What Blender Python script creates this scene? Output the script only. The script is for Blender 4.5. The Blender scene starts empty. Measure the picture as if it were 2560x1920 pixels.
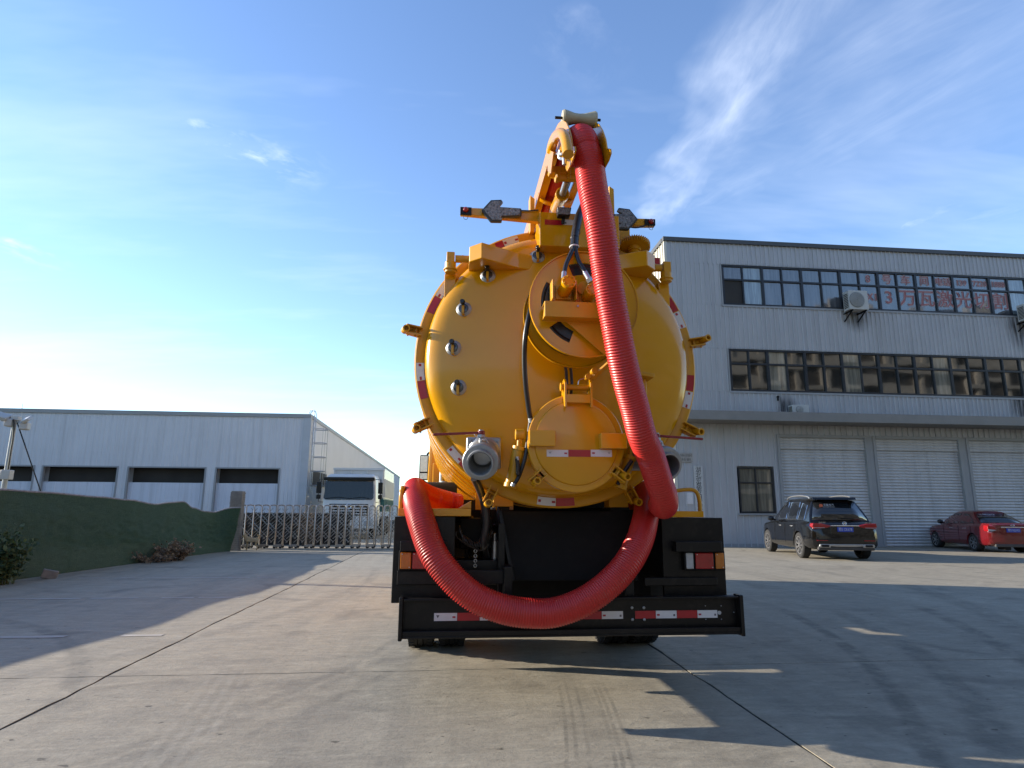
import bpy, bmesh, math, random
from math import radians, sin, cos, tan, pi, sqrt, atan2
from mathutils import Vector, Matrix, noise

scene = bpy.context.scene
COL = scene.collection
rnd = random.Random(7)

# ------------------------------------------------------------------ camera
PITCH, YAW, ROLL, CAM_H, FOC = radians(11.45), radians(5.7), radians(0.3), 1.35, 1350.0
fwd = Vector((sin(YAW)*cos(PITCH), cos(YAW)*cos(PITCH), sin(PITCH)))
r0 = Vector((cos(YAW), -sin(YAW), 0)); u0 = r0.cross(fwd)
rgt = r0*cos(ROLL) + u0*sin(ROLL); upv = -r0*sin(ROLL) + u0*cos(ROLL)
CAM = Vector((0, 0, CAM_H))
cd = bpy.data.cameras.new('camera'); cam = bpy.data.objects.new('camera', cd); COL.objects.link(cam)
cd.sensor_width = 36; cd.lens = FOC/2212*36; cd.clip_start = .05; cd.clip_end = 4000
m3 = Matrix((rgt, upv, -fwd)).transposed()
cam.matrix_world = Matrix.Translation(CAM) @ m3.to_4x4()
scene.camera = cam

# ------------------------------------------------------------------ sky and sun
SUN_EL, SUN_AZ = radians(17), radians(18.5)      # azimuth: from -X towards +Y
sun_dir = Vector((-cos(SUN_EL)*cos(SUN_AZ), cos(SUN_EL)*sin(SUN_AZ), sin(SUN_EL)))
SKY_STRENGTH, SUN_STRENGTH, EXPOSURE = .120, 3.9, 1.47
sl = bpy.data.lights.new('sun', 'SUN'); sl.energy = SUN_STRENGTH; sl.angle = radians(.5); sl.color = (1, .89, .74)
so = bpy.data.objects.new('sun', sl); COL.objects.link(so)
so.rotation_euler = sun_dir.to_track_quat('Z', 'Y').to_euler()
so.location = sun_dir*80

def ray(px, py):
    return fwd + rgt*((px-1106)/FOC) - upv*((py-829.5)/FOC)
def at(p, Y):
    d = ray(*p); t = Y/d.y; return CAM + d*t
def gnd(p, Z=0.):
    d = ray(*p); t = (Z-CAM_H)/d.z; return CAM + d*t

world = bpy.data.worlds.new('World'); scene.world = world; world.use_nodes = True
nt = world.node_tree; nt.nodes.clear()
def N(t, tree=None, **kw):
    n = (tree or nt).nodes.new(t)
    for k, v in kw.items(): setattr(n, k, v)
    return n
def math_node(tree, op, a, b=None, clamp=False):
    n = tree.nodes.new('ShaderNodeMath'); n.operation = op; n.use_clamp = clamp
    for i, x in enumerate((a, b)):
        if x is None: continue
        if hasattr(x, 'links'): tree.links.new(x, n.inputs[i])
        else: n.inputs[i].default_value = x
    return n.outputs[0]
def ramp(tree, fac, stops, interp='LINEAR'):
    n = tree.nodes.new('ShaderNodeValToRGB'); cr = n.color_ramp; cr.interpolation = interp
    while len(cr.elements) < len(stops): cr.elements.new(.5)
    for e, (p, c) in zip(cr.elements, stops):
        e.position = p; e.color = c if len(c) == 4 else (*c, 1)
    tree.links.new(fac, n.inputs[0]); return n.outputs[0]
def noise_node(tree, vec, scale, detail=4, rough=.55, dist=0.):
    n = tree.nodes.new('ShaderNodeTexNoise'); n.inputs['Scale'].default_value = scale
    n.inputs['Detail'].default_value = detail; n.inputs['Roughness'].default_value = rough
    n.inputs['Distortion'].default_value = dist
    if vec is not None: tree.links.new(vec, n.inputs['Vector'])
    return n.outputs['Fac']
def mapping(tree, vec, rot=(0,0,0), scale=(1,1,1), loc=(0,0,0)):
    n = tree.nodes.new('ShaderNodeMapping'); n.inputs['Rotation'].default_value = rot
    n.inputs['Scale'].default_value = scale; n.inputs['Location'].default_value = loc
    tree.links.new(vec, n.inputs['Vector']); return n.outputs[0]
def mixc(tree, fac, a, b, mode='MIX'):
    n = tree.nodes.new('ShaderNodeMix'); n.data_type = 'RGBA'; n.blend_type = mode
    for s, x in ((n.inputs[0], fac), (n.inputs[6], a), (n.inputs[7], b)):
        if hasattr(x, 'links'): tree.links.new(x, s)
        elif isinstance(x, (int, float)): s.default_value = x
        else: s.default_value = (*x, 1) if len(x) == 3 else x
    return n.outputs[2]

sky = N('ShaderNodeTexSky'); sky.sky_type = 'NISHITA'; sky.sun_disc = False
sky.sun_elevation = SUN_EL; sky.sun_rotation = atan2(sun_dir.x, sun_dir.y)
sky.air_density = 1.0; sky.dust_density = .0; sky.ozone_density = 2.2; sky.altitude = 0
tc = N('ShaderNodeTexCoord')
sep = N('ShaderNodeSeparateXYZ'); nt.links.new(tc.outputs['Generated'], sep.inputs[0])
zz = math_node(nt, 'MAXIMUM', math_node(nt, 'ADD', sep.outputs[2], .12), .02)
ux = math_node(nt, 'DIVIDE', sep.outputs[0], zz); uy = math_node(nt, 'DIVIDE', sep.outputs[1], zz)
comb = N('ShaderNodeCombineXYZ'); nt.links.new(ux, comb.inputs[0]); nt.links.new(uy, comb.inputs[1])
def sky_uv(p):
    d = ray(*p).normalized(); return Vector((d.x/(d.z+.12), d.y/(d.z+.12), 0))
def cloud_band(p0, p1, w0, w1, dens, nscale, stretch, detail=6, thr=(.42, .75)):
    """a wisp of cirrus along the line p0-p1 of the sky plane"""
    a, b = sky_uv(p0), sky_uv(p1); d = b-a; L = d.length; ang = atan2(d.y, d.x)
    mp = N('ShaderNodeMapping'); mp.vector_type = 'TEXTURE'
    mp.inputs['Location'].default_value = a; mp.inputs['Rotation'].default_value = (0, 0, ang)
    nt.links.new(comb.outputs[0], mp.inputs[0])
    s = N('ShaderNodeSeparateXYZ'); nt.links.new(mp.outputs[0], s.inputs[0])
    warp = noise_node(nt, mp.outputs[0], 3.0/L*1.2, 3)
    yy = math_node(nt, 'ADD', s.outputs[1], math_node(nt, 'MULTIPLY', math_node(nt, 'SUBTRACT', warp, .5), w1*1.4))
    t = math_node(nt, 'DIVIDE', s.outputs[0], L)
    wid = math_node(nt, 'ADD', w0, math_node(nt, 'MULTIPLY', math_node(nt, 'MAXIMUM', t, 0.), w1-w0))
    across = math_node(nt, 'SUBTRACT', 1., math_node(nt, 'DIVIDE', math_node(nt, 'ABSOLUTE', yy), wid), True)
    along = math_node(nt, 'MULTIPLY', math_node(nt, 'MULTIPLY', math_node(nt, 'ADD', t, .12), 6., True),
                      math_node(nt, 'MULTIPLY', math_node(nt, 'SUBTRACT', 1.35, t), 2.2, True))
    mp2 = mapping(nt, mp.outputs[0], (0, 0, radians(28)), (nscale/stretch, nscale, 1))
    f = noise_node(nt, mp2, 1., detail, .62, .4)
    f = ramp(nt, f, [(thr[0], (0,0,0)), (thr[1], (1,1,1))])
    r = math_node(nt, 'MULTIPLY', math_node(nt, 'MULTIPLY', f, math_node(nt, 'POWER', across, 1.1)), along)
    return math_node(nt, 'MULTIPLY', r, dens)
masks = [cloud_band((1420, 470), (1700, 40), .045, .15, .46, 10, 3.2, 7, (.22, .85)),
         cloud_band((1450, 440), (2150, 60), .10, .5, .22, 6, 4, 6, (.3, .8)),
         cloud_band((1960, 500), (2212, 420), .05, .2, .2, 9, 4),
         cloud_band((405, 275), (640, 370), .05, .09, .30, 14, 1.6, 7, (.44, .66)),
         cloud_band((0, 520), (110, 570), .05, .06, .6, 12, 3),
         cloud_band((1210, 30), (1280, 170), .07, .08, .14, 8, 2.)]
veil = noise_node(nt, mapping(nt, comb.outputs[0], (0, 0, .7), (.5, 1.6, 1)), 1.3, 5, .6)
veil = math_node(nt, 'MULTIPLY', ramp(nt, veil, [(.50, (0,0,0)), (.85, (1,1,1))]), .22)
tot = veil
for mk in masks: tot = math_node(nt, 'MAXIMUM', tot, mk)
tot = math_node(nt, 'MULTIPLY', tot, math_node(nt, 'MULTIPLY', sep.outputs[2], 14., True), True)
hs = N('ShaderNodeHueSaturation'); hs.inputs['Saturation'].default_value = 1.06; hs.inputs['Hue'].default_value = .508; nt.links.new(sky.outputs[0], hs.inputs['Color'])
cl = mixc(nt, tot, hs.outputs[0], (5.2, 5.5, 6.0))
bg = N('ShaderNodeBackground'); bg.inputs[1].default_value = SKY_STRENGTH
nt.links.new(cl, bg.inputs[0])
wo = N('ShaderNodeOutputWorld'); nt.links.new(bg.outputs[0], wo.inputs[0])

scene.view_settings.view_transform = 'Standard'; scene.view_settings.look = 'None'
scene.view_settings.exposure = EXPOSURE; scene.view_settings.gamma = 1
scene.view_settings.use_curve_mapping = False
scene.render.engine = 'CYCLES'
scene.cycles.max_bounces = 8; scene.cycles.caustics_reflective = False; scene.cycles.caustics_refractive = False
scene.cycles.use_denoising = True

# ------------------------------------------------------------------ helpers
def A(x, y): return ((1100+x*.2893)*.8641, (240+y*.2893)*.8641)
def B(x, y): return ((980+x*.3526)*.8641, (560+y*.3526)*.8641)
def C_(x, y): return ((980+x*.3526)*.8641, (1000+y*.3526)*.8641)
def D_(x, y): return ((960+x*.42495)*.8641, (1180+y*.42495)*.8641)

def wm(o):
    m = o.matrix_basis.copy()
    if o.parent: m = wm(o.parent) @ o.matrix_parent_inverse @ m
    return m
def tag(o, label=None, cat=None, group=None, kind=None):
    if label: o['label'] = label
    if cat: o['category'] = cat
    if group: o['group'] = group
    if kind: o['kind'] = kind
    return o
def thing(name, label, cat, loc=(0,0,0), rz=0, group=None):
    o = bpy.data.objects.new(name, None); COL.objects.link(o); o.empty_display_size = .2
    o.location = loc; o.rotation_euler = (0, 0, rz); o.matrix_basis = Matrix.Translation(loc) @ Matrix.Rotation(rz, 4, 'Z')
    return tag(o, label, cat, group)
def link(o, parent, local=False):
    COL.objects.link(o)
    if parent is not None:
        o.parent = parent
        if not local: o.matrix_parent_inverse = wm(parent).inverted()
    return o
def inst(mesh, name, parent=None, M=None, local=False):
    o = bpy.data.objects.new(name, mesh); link(o, parent, local)
    if M is not None: o.matrix_basis = M
    return o
def frame_of(d):
    d = Vector(d).normalized(); a = Vector((0,0,1)) if abs(d.z) < .9 else Vector((1,0,0))
    x = a.cross(d).normalized(); return x, d.cross(x), d

class MB:
    def __init__(s): s.v = []; s.f = []
    def add(s, vs, fs):
        b = len(s.v); s.v += [Vector(v) for v in vs]; s.f += [tuple(i+b for i in f) for f in fs]; return s
    def box(s, x0, x1, y0, y1, z0, z1, M=None):
        vs = [Vector(p) for p in ((x0,y0,z0),(x1,y0,z0),(x1,y1,z0),(x0,y1,z0),(x0,y0,z1),(x1,y0,z1),(x1,y1,z1),(x0,y1,z1))]
        if M is not None: vs = [M @ v for v in vs]
        return s.add(vs, [(3,2,1,0),(4,5,6,7),(0,1,5,4),(1,2,6,5),(2,3,7,6),(3,0,4,7)])
    def cbox(s, c, size, M=None):
        h = [x/2 for x in size]; T = Matrix.Translation(c) @ (M if M is not None else Matrix())
        return s.box(-h[0], h[0], -h[1], h[1], -h[2], h[2], T)
    def bar(s, p0, p1, w, h):
        p0, p1 = Vector(p0), Vector(p1); x, y, d = frame_of(p1-p0); L = (p1-p0).length
        M = Matrix((x, y, d)).transposed().to_4x4(); M = Matrix.Translation(p0) @ M
        return s.box(-w/2, w/2, -h/2, h/2, 0, L, M)
    def cyl(s, p0, p1, ra, rb=None, n=16, caps=True):
        rb = ra if rb is None else rb; p0, p1 = Vector(p0), Vector(p1); x, y, d = frame_of(p1-p0)
        vs = []
        for p, r in ((p0, ra), (p1, rb)):
            for i in range(n):
                a = 2*pi*i/n; vs.append(p + x*(r*cos(a)) + y*(r*sin(a)))
        fs = [(i, (i+1) % n, n+(i+1) % n, n+i) for i in range(n)]
        if caps: fs += [tuple(reversed(range(n))), tuple(range(n, 2*n))]
        return s.add(vs, fs)
    def tube(s, pts, r, n=10, caps=True):
        pts = [Vector(p) for p in pts]; k = len(pts)
        rs = r if isinstance(r, (list, tuple)) else [r]*k
        T = [(pts[min(i+1, k-1)]-pts[max(i-1, 0)]).normalized() for i in range(k)]
        x, y, _ = frame_of(T[0]); vs = []
        for i in range(k):
            if i:
                ax = T[i-1].cross(T[i])
                if ax.length > 1e-7:
                    R = Matrix.Rotation(T[i-1].angle(T[i]), 3, ax.normalized()); x = R @ x
                x = (x - T[i]*x.dot(T[i])).normalized()
            y = T[i].cross(x)
            for j in range(n):
                a = 2*pi*j/n; vs.append(pts[i] + x*(rs[i]*cos(a)) + y*(rs[i]*sin(a)))
        fs = [(i*n+j, i*n+(j+1) % n, (i+1)*n+(j+1) % n, (i+1)*n+j) for i in range(k-1) for j in range(n)]
        if caps: fs += [tuple(reversed(range(n))), tuple(range((k-1)*n, k*n))]
        return s.add(vs, fs)
    def prism(s, poly, a, b, axis='y', M=None):
        def P(u, w, t): return Vector({'y': (u, t, w), 'x': (t, u, w), 'z': (u, w, t)}[axis])
        n = len(poly); vs = [P(u, w, a) for u, w in poly] + [P(u, w, b) for u, w in poly]
        if M is not None: vs = [M @ v for v in vs]
        return s.add(vs, [tuple(range(n)), tuple(reversed(range(n, 2*n)))] + [(i, n+i, n+(i+1) % n, (i+1) % n) for i in range(n)])
    def lathe(s, prof, o, ax, n=32, closed=False, a0=0., a1=2*pi):
        x, y, d = frame_of(ax); o = Vector(o); k = len(prof); full = abs(a1-a0-2*pi) < 1e-6
        m = n if full else n+1; vs = []
        for i in range(m):
            a = a0 + (a1-a0)*i/n
            for r, t in prof: vs.append(o + x*(r*cos(a)) + y*(r*sin(a)) + d*t)
        fs = []
        for i in range(n):
            i2 = (i+1) % m
            for j in range(k if closed else k-1):
                j2 = (j+1) % k
                fs.append((i*k+j, i2*k+j, i2*k+j2, i*k+j2))
        return s.add(vs, fs)
    def quad(s, *p): return s.add(p, [tuple(range(len(p)))])
    def build(s, name, m, parent=None, bevel=0., smooth=38, local=False, M=None, seg=2, fix=True):
        me = s.mesh(name, m, smooth, fix)
        o = inst(me, name, parent, M, local)
        if bevel:
            b = o.modifiers.new('bevel', 'BEVEL'); b.width = bevel; b.segments = seg; b.limit_method = 'ANGLE'
            b.angle_limit = radians(40); b.harden_normals = False
        return o
    def mesh(s, name, m, smooth=38, fix=True):
        me = bpy.data.meshes.new(name); me.from_pydata(s.v, [], s.f)
        if fix:
            bm = bmesh.new(); bm.from_mesh(me); bmesh.ops.remove_doubles(bm, verts=bm.verts, dist=1e-5)
            bmesh.ops.recalc_face_normals(bm, faces=bm.faces); bm.to_mesh(me); bm.free()
        for mm in (m if isinstance(m, (list, tuple)) else [m]): me.materials.append(mm)
        if smooth:
            me.shade_smooth(); me.set_sharp_from_angle(angle=radians(smooth))
        return me

def spline(pts, step=.05, k=None):
    """Catmull-Rom through points, resampled evenly"""
    P = [Vector(p) for p in pts]; P = [P[0]*2-P[1]] + P + [P[-1]*2-P[-2]]; out = []
    for i in range(1, len(P)-2):
        a, b, c, d = P[i-1], P[i], P[i+1], P[i+2]
        for t in [j/24 for j in range(24)]:
            out.append(.5*((2*b) + (c-a)*t + (2*a-5*b+4*c-d)*t*t + (3*b-a-3*c+d)*t**3))
    out.append(P[-2])
    L = [0.]
    for i in range(1, len(out)): L.append(L[-1]+(out[i]-out[i-1]).length)
    n = k or max(2, int(round(L[-1]/step))); res = []; j = 0
    for i in range(n+1):
        t = L[-1]*i/n
        while j < len(L)-2 and L[j+1] < t: j += 1
        f = (t-L[j])/max(1e-9, L[j+1]-L[j]); res.append(out[j].lerp(out[j+1], min(1, max(0, f))))
    return res

# ------------------------------------------------------------------ materials
def mat(name, col, rough=.5, metal=0., coat=0., var=.08, scale=3., bump=0., bscale=60., spec=.5, dirt=0., trans=0., ior=1.45, emit=None, coordw=False, hue=None):
    m = bpy.data.materials.new(name); m.use_nodes = True; t = m.node_tree
    b = t.nodes['Principled BSDF']
    tcn = t.nodes.new('ShaderNodeTexCoord'); co = tcn.outputs['Object']
    if coordw:
        g = t.nodes.new('ShaderNodeNewGeometry'); co = g.outputs['Position']
    c1 = tuple(min(1, x*(1+var)) for x in col); c0 = tuple(x*(1-var) for x in col)
    f = noise_node(t, co, scale, 5, .6)
    colr = ramp(t, f, [(.3, c0), (.7, c1)])
    if dirt:
        f2 = noise_node(t, co, scale*2.7, 8, .7, .6)
        dm = math_node(t, 'MULTIPLY', ramp(t, f2, [(.52, (0,0,0)), (.8, (1,1,1))]), dirt)
        colr = mixc(t, dm, colr, (.10, .085, .065))
    t.links.new(colr, b.inputs['Base Color'])
    rn = noise_node(t, co, scale*4, 6, .65)
    rr = math_node(t, 'ADD', rough*.85, math_node(t, 'MULTIPLY', rn, rough*.3), True)
    t.links.new(rr, b.inputs['Roughness'])
    b.inputs['Metallic'].default_value = metal; b.inputs['Specular IOR Level'].default_value = spec
    b.inputs['Coat Weight'].default_value = coat; b.inputs['Coat Roughness'].default_value = .06
    b.inputs['Transmission Weight'].default_value = trans; b.inputs['IOR'].default_value = ior
    if bump:
        bn = t.nodes.new('ShaderNodeBump'); bn.inputs['Strength'].default_value = bump; bn.inputs['Distance'].default_value = .01
        t.links.new(noise_node(t, co, bscale, 4, .6), bn.inputs['Height']); t.links.new(bn.outputs[0], b.inputs['Normal'])
    return m

M = {}
M['yellow'] = mat('yellow_paint', (.57, .262, .002), .20, 0, .26, .06, 1.3, .010, 4, dirt=.07)
M['yellow_matt'] = mat('yellow_paint_worn', (.52, .248, .003), .42, 0, .08, .08, 5, .03, 40, dirt=.12)
M['red_hose'] = mat('red_hose_plastic', (.45, .018, .015), .40, 0, .05, .10, 3, .03, 80, dirt=.16)
M['black'] = mat('black_paint', (.0035, .0035, .004), .40, 0, .06, .25, 4, .05, 30, dirt=.20, spec=.3)
M['black_matt'] = mat('black_steel_matt', (.0045, .0042, .0042), .6, 0, 0, .3, 5, .15, 30, dirt=.05, spec=.25)
M['rubber'] = mat('tyre_rubber', (.018, .018, .018), .8, 0, 0, .2, 8, .2, 60, dirt=.25)
M['blackrubber'] = mat('black_hose_rubber', (.012, .012, .013), .35, 0, .1, .2, 12, .05, 60)
M['steel'] = mat('galvanised_steel', (.42, .43, .44), .34, .9, 0, .10, 6, .05, 50)
M['cast'] = mat('cast_aluminium', (.29, .30, .31), .42, .6, 0, .14, 14, .18, 90, dirt=.08)
M['chrome'] = mat('chrome', (.75, .75, .76), .12, 1, 0, .04, 5)
M['redpaint'] = mat('red_handle_paint', (.20, .008, .010), .4, 0, .1, .15, 10, .05, 50, dirt=.08)
M['rwhite'] = mat('reflective_white', (.58, .57, .58), .42, 0, .1, .05, 12, .03, 220)
M['rred'] = mat('reflective_red', (.33, .006, .014), .35, 0, .2, .08, 14, .05, 220)
M['ink'] = mat('strip_ink', (.10, .09, .10), .6)
M['inkred'] = mat('strip_ink_red', (.32, .02, .03), .6)
M['amber'] = mat('amber_lens', (.40, .12, .008), .15, 0, .6, .10, 20, .15, 120)
M['redlens'] = mat('red_lens', (.28, .006, .008), .15, 0, .6, .12, 20, .15, 120)
M['clearlens'] = mat('clear_lens', (.34, .35, .36), .15, 0, .6, .10, 20, .15, 120)
M['roller'] = mat('nylon_roller', (.38, .34, .23), .45, 0, 0, .12, 12, .05, 60, dirt=.15)
M['glass'] = mat('clear_glass', (.9, .9, .9), .04, 0, 0, 0, 1, trans=1, ior=1.4)
M['dark'] = mat('dark_void', (.006, .006, .006), .8)
# ------------------------------------------------------------------ ground
def concrete():
    m = bpy.data.materials.new('concrete'); m.use_nodes = True; t = m.node_tree; b = t.nodes['Principled BSDF']
    g = t.nodes.new('ShaderNodeNewGeometry'); P = g.outputs['Position']
    oi = t.nodes.new('ShaderNodeObjectInfo')
    big = noise_node(t, P, .35, 6, .6, .3); mid = noise_node(t, P, 2.3, 7, .68, .5); fine = noise_node(t, P, 34, 6, .78)
    base = ramp(t, big, [(.36, (0.174, 0.157, 0.135)), (.5, (0.216, 0.195, 0.165)), (.74, (0.261, 0.237, 0.201))])
    base = mixc(t, .62, base, ramp(t, mid, [(.33, (0.144, 0.132, 0.114)), (.55, (0.222, 0.201, 0.171)), (.8, (0.282, 0.258, 0.222))]))
    base = mixc(t, .42, base, ramp(t, fine, [(.36, (0.120, 0.108, 0.093)), (.55, (0.228, 0.207, 0.174)), (.8, (0.312, 0.288, 0.246))]))
    # trowel swirls and dragged tyre marks
    for rot, sc, lo, hi, amt, colr in ((radians(14), (2.6, .16, 1), .50, .66, .34, (0.078, 0.072, 0.066)),
                                       (radians(-22), (1.7, .12, 1), .53, .70, .28, (0.084, 0.078, 0.072)),
                                       (radians(62), (3.2, .35, 1), .54, .74, .20, (0.102, 0.093, 0.081)),
                                       (radians(-50), (5.0, .5, 1), .50, .75, .22, (0.330, 0.306, 0.264))):
        s = noise_node(t, mapping(t, P, (0, 0, rot), sc), 1., 6, .62, .25)
        msk = math_node(t, 'MULTIPLY', ramp(t, s, [(lo, (0,0,0)), (hi, (1,1,1))]), amt)
        base = mixc(t, msk, base, colr)
    scr = noise_node(t, mapping(t, P, (0, 0, 1.1), (4, 9, 1)), 1., 7, .7, 1.6)
    base = mixc(t, .20, base, ramp(t, scr, [(.36, (.11, .103, .092)), (.5, (.215, .20, .175)), (.64, (.36, .34, .30))]))
    scr2 = noise_node(t, mapping(t, P, (0, 0, -.5), (1.1, 4, 1)), 1., 7, .72, 1.8)
    base = mixc(t, .20, base, ramp(t, scr2, [(.36, (.10, .095, .085)), (.5, (.21, .195, .17)), (.64, (.34, .32, .285))]))
    sp_ = t.nodes.new('ShaderNodeSeparateXYZ'); t.links.new(P, sp_.inputs[0])
    brk = noise_node(t, P, 3.5, 5, .7)
    def mark(p, q, r, w, amt, colr, ylim):
        (ax, ay), (bx, by), (cx, cy) = p, q, r
        dd = 2*(ax*(by-cy)+bx*(cy-ay)+cx*(ay-by))
        ux_ = ((ax*ax+ay*ay)*(by-cy)+(bx*bx+by*by)*(cy-ay)+(cx*cx+cy*cy)*(ay-by))/dd
        uy_ = ((ax*ax+ay*ay)*(cx-bx)+(bx*bx+by*by)*(ax-cx)+(cx*cx+cy*cy)*(bx-ax))/dd
        R = sqrt((ax-ux_)**2+(ay-uy_)**2)
        dx = math_node(t, 'SUBTRACT', sp_.outputs[0], ux_); dy = math_node(t, 'SUBTRACT', sp_.outputs[1], uy_)
        rr = math_node(t, 'SQRT', math_node(t, 'ADD', math_node(t, 'MULTIPLY', dx, dx), math_node(t, 'MULTIPLY', dy, dy)))
        off = math_node(t, 'ABSOLUTE', math_node(t, 'SUBTRACT', rr, R))
        k = math_node(t, 'SUBTRACT', 1., math_node(t, 'DIVIDE', off, w), True)
        k = math_node(t, 'MULTIPLY', k, 1.8, True)
        e0 = math_node(t, 'MULTIPLY', math_node(t, 'SUBTRACT', sp_.outputs[1], ylim[0]), 1.2, True)
        e1 = math_node(t, 'MULTIPLY', math_node(t, 'SUBTRACT', ylim[1], sp_.outputs[1]), 1.2, True)
        k = math_node(t, 'MULTIPLY', math_node(t, 'MULTIPLY', k, e0), e1)
        k = math_node(t, 'MULTIPLY', k, ramp(t, brk, [(.36, (0,0,0)), (.58, (1,1,1))]))
        return mixc(t, math_node(t, 'MULTIPLY', k, amt), base, colr)
    dk = (.035, .034, .033)
    base = mark((4.6, 8.2), (3.22, 4.43), (2.55, 3.3), .10, .48, dk, (2.2, 9.))
    base = mark((5.3, 8.2), (3.75, 4.43), (2.95, 3.3), .16, .40, dk, (2.2, 9.))
    base = mark((6.6, 8.2), (4.75, 4.6), (3.9, 3.3), .12, .40, dk, (2.2, 9.5))
    base = mark((7.8, 9.2), (5.75, 5.6), (4.6, 4.1), .22, .32, dk, (3.2, 12.))
    for dx_ in (0, .055, .125, .27, .31, .36):
        base = mark((.93+dx_, 5.5), (.80+dx_, 4.4), (.60+dx_, 3.3), .016, .34, dk, (2.2, 5.6))
    for dx_ in (0, .16, .42): base = mark((-.5+dx_, 7.2), (-1.5+dx_*1.2, 4.6), (-2.6+dx_*1.4, 3.2), .07, .26, (.07, .065, .06), (2., 8.5))
    for dx_ in (0, .09, .18, .27): base = mark((-2.0+dx_, 6.2), (-1.75+dx_, 4.8), (-1.55+dx_, 3.4), .030, .16, (.36, .35, .33), (3., 6.3))
    base = mark((-6.0, 9.0), (-3.9, 7.3), (-2.9, 5.6), .12, .35, dk, (4.5, 11.))
    base = mark((-1.5, 13.), (-2.1, 9.), (-3.2, 6.2), .15, .25, dk, (5., 16.))
    pit = noise_node(t, mapping(t, P, (0, 0, .4), (1, 1.6, 1)), 9., 3, .5)
    base = mixc(t, math_node(t, 'MULTIPLY', ramp(t, pit, [(.69, (0,0,0)), (.73, (1,1,1))]), .8), base, (0.045, 0.040, 0.033))
    st = noise_node(t, P, 1.1, 4, .5, .8)
    base = mixc(t, math_node(t, 'MULTIPLY', ramp(t, st, [(.57, (0,0,0)), (.72, (1,1,1))]), .55), base, (0.090, 0.081, 0.072))
    tone = math_node(t, 'ADD', .93, math_node(t, 'MULTIPLY', oi.outputs['Random'], .12))
    cc = t.nodes.new('ShaderNodeCombineColor')
    for i in range(3): t.links.new(tone, cc.inputs[i])
    base = mixc(t, 1., base, cc.outputs[0], 'MULTIPLY')
    base = mixc(t, 1., base, (1.26, 1.24, 1.12), 'MULTIPLY')
    t.links.new(base, b.inputs['Base Color'])
    t.links.new(math_node(t, 'ADD', .58, math_node(t, 'MULTIPLY', mid, .3)), b.inputs['Roughness'])
    b.inputs['Specular IOR Level'].default_value = .35
    bn = t.nodes.new('ShaderNodeBump'); bn.inputs['Strength'].default_value = .8; bn.inputs['Distance'].default_value = .008
    h = math_node(t, 'ADD', math_node(t, 'MULTIPLY', fine, .5), math_node(t, 'ADD', mid, noise_node(t, mapping(t, P, (0, 0, 1.1), (6, 22, 1)), 1., 4, .7)))
    t.links.new(h, bn.inputs['Height']); t.links.new(bn.outputs[0], b.inputs['Normal'])
    return m
M['concrete'] = concrete()
M['dirt'] = mat('packed_dirt', (.006, .0055, .005), .95, 0, 0, .4, 3, .4, 30, coordw=True)
M['yardline'] = mat('worn_line_paint', (.34, .32, .29), .8, 0, 0, .1, 4, coordw=True)

gb = MB(); R_ = 1500
gb.quad((-R_, -R_, -.035), (R_, -R_, -.035), (R_, R_, -.035), (-R_, R_, -.035))
ground = gb.build('ground', M['dirt']); ground['kind'] = 'structure'
XJ = [-12.45, -7.6, -2.75, 2.1, 6.95, 11.8, 16.65, 21.5, 26.35, 31.2, 36.05, 40.9]
YJ = [-19.2, -14.2, -9.2, -4.2, .8, 5.8, 10.8, 15.8, 20.8, 25.8, 30.8, 35.8, 40.8]
def joint_gap(c, axis):
    if axis == 'x': return {-2.75: .013, 2.1: .012}.get(c, .004)
    return {5.8: .007}.get(c, .0035)
def wob(c, s, axis):
    return (noise.noise(Vector((s*1.3, c*3.1, 0)))*.028 + noise.noise(Vector((s*6, c, 5)))*.008) if axis == 'x' else \
           (noise.noise(Vector((c*2.7, s*.8, 9)))*.02 + noise.noise(Vector((c, s*6, 2)))*.006)
def jag(s, c): return abs(noise.noise(Vector((s*9, c*1.7, 3.3)))) *.026
for i in range(len(XJ)-1):
    for j in range(len(YJ)-1):
        xa, xb, ya, yb = XJ[i], XJ[i+1], YJ[j], YJ[j+1]; n = 26 if yb < 17 and -8 < xa < 12 else 8; pts = []
        def px_(c, s, sd):
            g = joint_gap(c, 'x'); return c + wob(c, s, 'x') + sd*(g/2 + (jag(s+sd*7, c) if g > .006 else 0))
        def py_(c, s, sd):
            g = joint_gap(c, 'y'); return c + wob(c, s, 'y') + sd*(g/2 + (jag(s+sd*5, c)*.5 if g > .006 else 0))
        for k in range(n): s = xa+(xb-xa)*k/n; pts.append((s if k else px_(xa, ya, 1), py_(ya, s, 1)))
        for k in range(n): s = ya+(yb-ya)*k/n; pts.append((px_(xb, s, -1), s if k else py_(ya, xb, 1)))
        for k in range(n): s = xb-(xb-xa)*k/n; pts.append((s if k else px_(xb, yb, -1), py_(yb, s, -1)))
        for k in range(n): s = yb-(yb-ya)*k/n; pts.append((px_(xa, s, 1), s if k else py_(yb, xa, -1)))
        MB().prism(pts, -.05, 0, 'z').build('concrete_slab', M['concrete'], ground, smooth=0)
M['tar'] = mat('joint_sealant', (.010, .0095, .009), .9, var=.4, scale=20, coordw=True)
for c in XJ[1:-1]: MB().box(c-.045, c+.045, YJ[0], YJ[-1], -.02, -.005).build('joint_filler', M['tar'], ground, smooth=0)
for c in YJ[1:-1]:
    for xa, xb in zip(XJ, XJ[1:]): MB().box(xa+.05, xb-.05, c-.035, c+.035, -.021, -.005).build('joint_filler', M['tar'], ground, smooth=0)
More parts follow.
